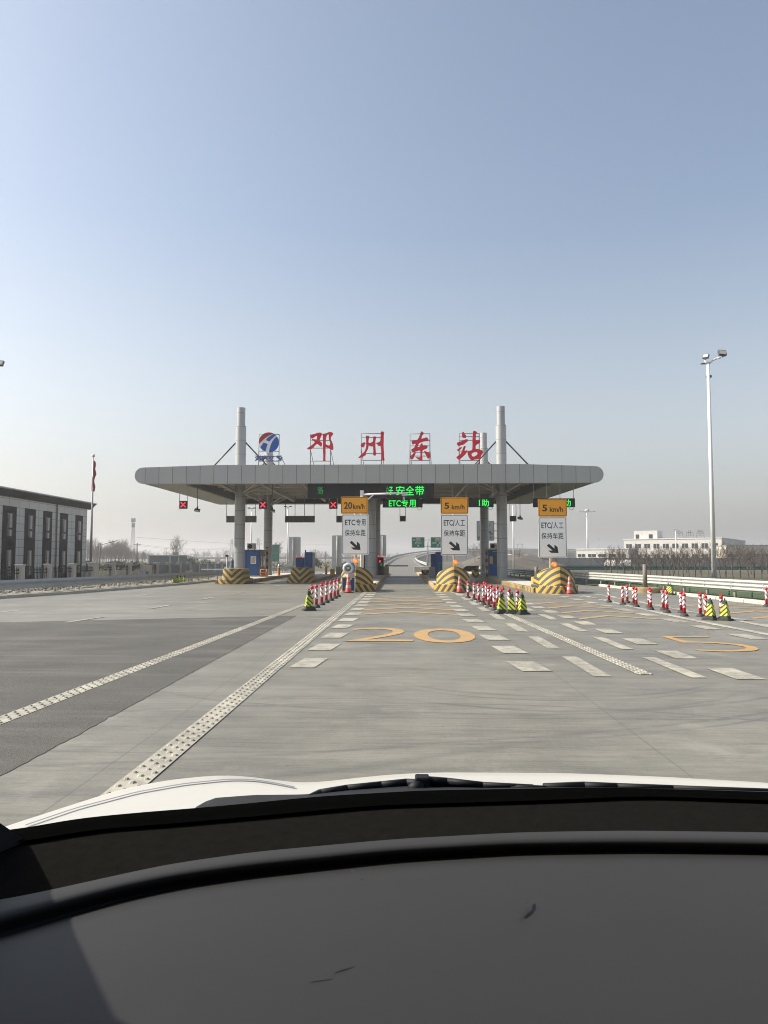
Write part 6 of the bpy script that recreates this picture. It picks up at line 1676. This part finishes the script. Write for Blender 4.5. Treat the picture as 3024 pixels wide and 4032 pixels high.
# leafy clumps
def leaf_crown(mb, cx, cy, cz, rx, ry, rz_, n_l, size, rnd):
    for _ in range(n_l):
        while True:
            p = Vector((rnd.uniform(-1, 1), rnd.uniform(-1, 1), rnd.uniform(-1, 1)))
            if p.length < 1: break
        if rnd.random() < .75: p = p.normalized() * rnd.uniform(.7, 1.0)
        p = Vector((cx + p.x * rx, cy + p.y * ry, cz + p.z * rz_)); a = Vector((rnd.gauss(0, 1), rnd.gauss(0, 1), rnd.gauss(0, 1))).normalized(); b_ = a.orthogonal().normalized(); s = size * rnd.uniform(.6, 1.3)
        mb.add([p - a * s, p + b_ * s * .6, p + a * s, p - b_ * s * .6], [(0, 1, 2, 3)])
for i, (px, pt, Y, w_, lab) in enumerate([(737, 2188, 130, 1.9, 'dark evergreen bush behind the fence, left of its neighbour'), (759, 2196, 132, 1.5, 'smaller dark evergreen bush just right of its neighbour'), (806, 2200, 140, 1.5, 'dark evergreen bush left of the left booth'), (1248, 2195, 150, 1.8, 'dark evergreen bush right of the two blue cabinets'), (460, 2205, 120, 3.2, 'dark evergreen bush under the bare clump'), (530, 2208, 120, 2.6, 'low evergreen bush under the telecom tower'), (340, 2205, 90, 1.0, 'small evergreen bush beside the flagpole')]):
    h = V(px, pt, Y).z + .1; c = V(px, 2210, Y); t = thing('evergreen_bush', lab, 'bush', (c.x, Y, -.1), 0, 'evergreen bushes behind the fence')
    mb = MB(); mb.bar((0, 0, 0), (0, 0, h * .5), .08, .05, 6); mb.build('trunk', M['bark'], t)
    mb = MB(); r2 = random.Random(i)
    for k in range(6): leaf_crown(mb, r2.uniform(-.4, .4) * w_, r2.uniform(-.4, .4) * w_, h * r2.uniform(.3, .72), w_ * .5, w_ * .5, h * .32, 130, .12, r2)
    mb.build('crown', M['evergreen'], t, fix=False)
# small scrub and twigs among the rubble by the left kerb; the distant wood
mb = MB(); r2 = random.Random(8)
for k in range(500):
    y = r2.uniform(27, 60); x = -14.9 - max(0, 49 - y) * .115 + r2.uniform(-2.0, .1) - .6
    leaf_crown(mb, x, y, .1, .14, .14, .08, 4, .05, r2)
o = struct(mb.build('low_weeds', M['scrub'], None, fix=False), 'stuff')
mb = MB()
for k in range(700):
    y = r2.uniform(24, 62); x = -14.6 - max(0, 49 - y) * .125 + r2.uniform(-2.4, .05) - .5; s = r2.uniform(.03, .12); z = .05
    pts = [(x + s * r2.uniform(.6, 1.2) * math.cos(a), y + s * r2.uniform(.6, 1.2) * math.sin(a)) for a in [PI / 3 * j for j in range(6)]]
    mb.slab(pts, z, z + s * r2.uniform(.4, 1.0))
o = struct(mb.build('rubble', mat('pale_rubble', (0.42, 0.40, 0.36), .9, var=.35, nscale=1.5), None), 'stuff')
mb = MB(); r2 = random.Random(12)
for k in range(1500):
    ang = r2.uniform(-.62, .62); D = r2.uniform(480, 900); x = D * math.tan(ang); h = r2.uniform(4, 9) * (1.15 if ang < -.1 else .8)
    b0 = Vector((x, D, -.1)); mb.bar(b0, b0 + Vector((0, 0, h * .7)), .14, .05, 3, False)
    for j in range(9):
        a = r2.uniform(0, 2 * PI); z = h * r2.uniform(.25, .7); e = b0 + Vector((math.cos(a) * h * .22, math.sin(a) * h * .22, z + h * r2.uniform(.15, .3))); mb.bar(b0 + Vector((0, 0, z)), e, .09, .03, 3, False)
        for j2 in range(2): mb.bar(e.lerp(b0 + Vector((0, 0, z)), .4), e + Vector((r2.uniform(-1, 1), r2.uniform(-1, 1), r2.uniform(0, .9))), .06, .02, 3, False)
struct(mb.build('distant_wood', M['bark2'], None, fix=False), 'stuff')
# far elevated road and hedge lines across the left horizon
t = thing('far_viaduct', 'long low viaduct on the hazy horizon behind the left booths', 'viaduct', (-100, 420, 0))
mb = MB(); mb.box(-210, -5, 420, 428, 1.3, 2.5); mb.build('deck', M['greywall'], t, world=True)
for k in range(9):
    mb = MB(); x = -205 + k * 24; mb.box(x, x + 1.2, 421, 427, -.1, 1.3); mb.build('pier', M['greywall'], t, world=True)
mb = MB(); r2 = random.Random(77)
for k in range(900):
    x = r2.uniform(-95, -8); y = r2.uniform(100, 330); leaf_crown(mb, x * y / 130, y, .1, .8, .8, .3, 3, .35, r2)
struct(mb.build('field_shrubs', M['scrub'], None, fix=False), 'stuff')

# ================================================================== THE CAR WE LOOK OUT OF
ZD = 1.235
def D(px, py, z=ZD): return G(px, py, z)
def interp(pl, xs):
    out = []
    for x in xs:
        for (x0, y0), (x1, y1) in zip(pl, pl[1:]):
            if x0 <= x <= x1: out.append(y0 + (y1 - y0) * (x - x0) / (x1 - x0)); break
    return out
xs = [-500 + 60 * i for i in range(72)]
def sm(v, k=3):
    for _ in range(k): v = [v[0]] + [(v[i - 1] + 2 * v[i] + v[i + 1]) / 4 for i in range(1, len(v) - 1)] + [v[-1]]
    return v
LA = [(-520, 3330), (102, 3260), (301, 3222), (603, 3194), (771, 3182), (1000, 3161), (1232, 3137), (1659, 3112), (2037, 3106), (2342, 3099), (3024, 3118), (3800, 3150)]
LB = [(-520, 3400), (0, 3325), (181, 3297), (386, 3263), (627, 3247), (1000, 3214), (1488, 3170), (2037, 3154), (2342, 3143), (2525, 3134), (3024, 3151), (3800, 3190)]
LCc = [(-520, 3610), (0, 3544), (181, 3508), (386, 3462), (663, 3402), (1000, 3354), (1549, 3304), (2037, 3277), (2464, 3270), (3024, 3277), (3800, 3300)]
LD = [(-520, 3850), (0, 3691), (259, 3610), (482, 3544), (723, 3492), (1000, 3453), (1549, 3392), (2037, 3362), (2525, 3356), (3024, 3362), (3800, 3390)]
yA, yB, yC, yD = [sm(interp(l, xs)) for l in (LA, LB, LCc, LD)]
car = thing('car', 'white car seen from inside, its dark dashboard below and its white bonnet beyond the wiper', 'car', (0, .8, 0))
def skin(name, rows, m, smooth=True, parent=None):
    mb = MB(); mb.smooth = smooth; mb.loft(rows); o = mb.build(name, m, parent or car, world=True); return o
M['dash'] = mat('dashboard_plastic', (0.024, 0.023, 0.022), .55, var=.06, nscale=3, bump=.03, spec=.28)
M['fabric'] = mat('defroster_fabric', (0.0095, 0.0090, 0.0083), 1.0, var=.3, nscale=60, bump=.3, spec=.0)
M['frit'] = mat('windscreen_frit_black', (0.002, 0.002, 0.002), .9, spec=.0)
M['trim'] = mat('black_trim', (0.010, 0.011, 0.013), .6, spec=.2)
M['hood'] = mat('white_bonnet_paint', (0.46, 0.445, 0.405), .3, var=.02, nscale=3)
def row(ys_, z): return [D(x, y, z) for x, y in zip(xs, ys_)]
def lerp(a, b, t): return [u + (v - u) * t for u, v in zip(a, b)]
panel_end = [4700] * len(xs)
prof = []
for t_, dz in ((0, -.012), (.02, -.004), (.06, 0), (.3, .004), (.6, .006), (1, .006)):
    prof.append([D(x, y, ZD + dz) for x, y in zip(xs, lerp(yD, panel_end, t_))])
dp = skin('dashboard_panel', prof, M['dash'])
for sc_ in ([(2036, 3594), (2052, 3572), (2066, 3562), (2068, 3540), (2080, 3533), (2084, 3556), (2072, 3578), (2048, 3596)], [(1300, 3812), (1330, 3802), (1372, 3790), (1376, 3794), (1332, 3808), (1302, 3816)], [(1205, 3850), (1290, 3838), (1292, 3842), (1207, 3854)], [(1380, 3428), (1390, 3424), (1394, 3430), (1384, 3434)]):
    mb = MB(); mb.add([D(x, y, ZD + .0075) for x, y in sc_], [tuple(range(len(sc_)))]); o = mb.build('scuff_mark', mat('scuff_dark', (0.014, 0.014, 0.014), .7), dp)
    for v_ in o.data.vertices: v_.co -= car.location
rows = []
for t_, dz in ((0, .0), (.12, .005), (.3, .007), (.5, .005), (.68, -.001), (.85, -.009), (.98, -.013), (1.02, -.010)):
    # height changes shift a point along its own sight line only a little; keep the outline
    rows.append([D(x, y, ZD + dz) for x, y in zip(xs, lerp(yC, yD, t_))])
skin('dashboard_ridge', rows, M['dash'])
skin('defroster_strip', [[D(x, y, ZD - .002) for x, y in zip(xs, lerp(yB, yC, t_))] for t_ in (-.1, .5, 1.03)], M['fabric'])
rows = [[D(x, y, ZD + .004) for x, y in zip(xs, yB)], [D(x, y, ZD + .006) for x, y in zip(xs, lerp(yB, yA, .5))], [D(x, y, ZD + .006) for x, y in zip(xs, yA)]]
rows.append([p - Vector((0, -.01, .05)) for p in rows[-1]])
o = skin('windscreen_frit', rows, M['frit'])
# bonnet: from the cowl up to its crest and down again beyond
xh = [-200 + 50 * i for i in range(80)]
LE = [(-520, 3420), (-200, 3330), (42, 3247), (301, 3163), (482, 3106), (663, 3071), (844, 3053), (950, 3055), (1060, 3068), (1150, 3080), (1260, 3080), (1400, 3063), (1560, 3048), (1732, 3041), (2220, 3044), (2600, 3058), (3024, 3082), (3800, 3160)]
yE = sm(interp(LE, xh), 1); yA2 = sm(interp(LA, xh))
rows = [[D(x, y + 10, 1.205) for x, y in zip(xh, yA2)]]
rows.append([D(x, y, 1.205) for x, y in zip(xh, lerp(yA2, yE, .35))]); rows.append([D(x, y, 1.205) for x, y in zip(xh, lerp(yA2, yE, .7))]); crest = [D(x, y, 1.205) for x, y in zip(xh, yE)]
rows.append(crest)
for dy, dz in ((.12, .055), (.35, .17), (.7, .38)): rows.append([p + Vector((p.x / p.y * dy * .6, dy, -dz)) for p in crest])
hood = skin('bonnet', rows, M['hood'])
# shut line of the wing
cre = [(105, 3247), (250, 3200), (542, 3113), (723, 3080), (904, 3061), (1000, 3065)]
cre = smooth_poly(cre + list(reversed([(x, y + 5.5) for x, y in cre])), 1)
mb = MB()
LS = [(95, 3246), (301, 3176), (542, 3113), (723, 3081), (904, 3063), (1000, 3065), (1080, 3078), (1180, 3098)]
xc = [100 + 20 * i for i in range(54)]; yc = sm(interp(LS, xc))
def hz(x, y):
    # height of the bonnet skin on this sight line
    fa = interp(list(zip(xh, yA2)), [x])[0]; fe = interp(list(zip(xh, yE)), [x])[0]; t_ = max(0, min(1, (fa - y) / max(1, fa - fe)))
    return 1.205
mb.loft([[D(x, y + 2, hz(x, y) + .003) for x, y in zip(xc, yc)], [D(x, y + 6.5, hz(x, y) + .003) for x, y in zip(xc, yc)]])
mb.build('shut_line', mat('shut_line_grey', (0.16, 0.17, 0.19), .5), car, world=True)
# wiper arms lying along the cowl
def arm(name, pts, r, m):
    mb = MB(); q = [D(x, y, z) for x, y, z in pts]
    for (a, b), (r0, r1) in zip(zip(q, q[1:]), zip(r, r[1:])): mb.bar(a, b, r0, r1, 8)
    o = mb.build(name, m, car, world=True); return o
zc = 1.212
arm('wiper_blade', [(1195, 3148, zc), (1260, 3122, zc), (1366, 3104, zc), (1500, 3090, zc), (1600, 3082, zc), (1720, 3084, zc), (1850, 3090, zc), (2000, 3098, zc), (2150, 3103, zc)], [.004, .006, .006, .006, .007, .006, .006, .005, .004], M['trim'])
w_ = arm('wiper_arm', [(1620, 3112, zc), (1655, 3090, zc + .006), (1672, 3074, zc + .008), (1760, 3076, zc + .006), (1900, 3090, zc + .004), (2100, 3098, zc)], [.010, .012, .008, .006, .005, .004], M['trim'])
mb = MB(); p = D(1662, 3082, zc + .008); mb.box(p.x - .012, p.x + .012, p.y - .012, p.y + .012, p.z - .01, p.z + .012); bevel(mb.build('wiper_pivot', M['trim'], w_), .003)
for v_ in w_.children[0].data.vertices: v_.co -= car.location
arm('wiper_blade', [(2140, 3098, zc), (2300, 3094, zc), (2430, 3097, zc), (2650, 3103, zc), (3100, 3117, zc)], [.006, .007, .006, .005, .004], M['trim'])
# black cowl cover showing at both ends of the wiper
cw = [(760, 3184), (800, 3160), (840, 3142), (1000, 3130), (1200, 3128), (1230, 3124), (1366, 3110), (1600, 3094), (1900, 3100), (2200, 3098), (2700, 3106), (3300, 3122)]
xw = [770 + 40 * i for i in range(62)]; yw = interp(cw, xw); ya_ = interp(LA, xw)
mb = MB(); mb.loft([[D(x, y + 3, 1.232) for x, y in zip(xw, ya_)], [D(x, min(y, a - 1), 1.208) for x, y, a in zip(xw, yw, ya_)]])
mb.build('cowl_cover', M['trim'], car, world=True)
# left windscreen pillar, door top and roof of the car: they shade the left of the dashboard
P1 = D(105, 3312); P2 = D(482, 4032)
ld = (P1 - P2).normalized()
A0 = P1 + ld * .0
A1 = P2 + SV * .60
A2 = Vector((-.66, .28, 2.02))
mb = MB()
def pill(a, b, wd=.17, th=.05):
    o1 = Vector((-wd, -.03, 0)); o2 = Vector((-.02, -th, -.0))
    v = [a, a + o1, a + o1 + o2, a + o2, b, b + o1, b + o1 + o2, b + o2]
    mb.add(v, [(0, 1, 2, 3), (4, 5, 6, 7), (0, 1, 5, 4), (1, 2, 6, 5), (2, 3, 7, 6), (3, 0, 4, 7)])
pill(A0, A1); pill(A1, A2)
mb.build('windscreen_pillar', M['trim'], car, world=True)
mb = MB(); mb.add([A0 + Vector((-.16, -.02, 0)), A1 + Vector((-.16, 0, 0)), A2 + Vector((-.16, 0, 0)), Vector((-.86, -1.2, 2.02)), Vector((-.86, -1.2, 1.1)), A0 + Vector((-.16, -.1, -.2))], [(0, 1, 2, 3, 4, 5)])
o = mb.build('door_side', M['trim'], car, world=True, fix=False)
mb = MB(); mb.loft([[(-.85, .30, 2.0), (-.4, .36, 2.05), (0, .38, 2.07), (.6, .36, 2.05), (1.2, .30, 2.0)], [(-.85, -1.3, 2.03), (-.4, -1.3, 2.1), (0, -1.3, 2.12), (.6, -1.3, 2.1), (1.2, -1.3, 2.03)]])
o = mb.build('roof', mat('headliner', (0.06, 0.058, 0.055), .9), car, world=True, fix=False); so = o.modifiers.new('s', 'SOLIDIFY'); so.thickness = .04; so.offset = 1

mb = MB()
mb.box(-.92, -.87, -1.3, .27, .5, 2.02); mb.box(1.21, 1.26, -1.3, .27, .5, 2.02); mb.build('shading_side_walls', M['trim'], car, world=True)  # unseen windowless side walls, added to cut stray skylight on the dashboard
mb = MB(); mb.box(-.9, 1.24, -1.36, -1.31, .5, 2.1); mb.build('shading_rear_wall', M['trim'], car, world=True)  # unseen closed wall behind the camera, added to block skylight from the rear
mb = MB(); mb.add([(1.21, .27, .9), (1.21, .27, 2.0), (1.21, .32, 2.0), (1.18, 1.0, 1.28), (1.18, 1.0, .9)], [(0, 1, 2, 3, 4)]); mb.build('right_pillar', M['trim'], car, world=True, fix=False)

# ================================================================== AIR
mb = MB(); mb.box(-2600, 2600, -2600, 2600, -1.16, 45)
hz_ = mb.build('haze', None if False else (lambda: (lambda m: m)(bpy.data.materials.new('haze_air')))(), None)
hm = hz_.data.materials[0]; hm.use_nodes = True; hn = hm.node_tree; hn.nodes.clear()
ho = hn.nodes.new('ShaderNodeOutputMaterial'); pv = hn.nodes.new('ShaderNodeVolumePrincipled')
pv.inputs['Color'].default_value = (.92, .91, .92, 1); pv.inputs['Density'].default_value = .0008; pv.inputs['Anisotropy'].default_value = .35
hn.links.new(pv.outputs[0], ho.inputs['Volume'])
struct(hz_, 'stuff')
bpy.context.view_layer.update()
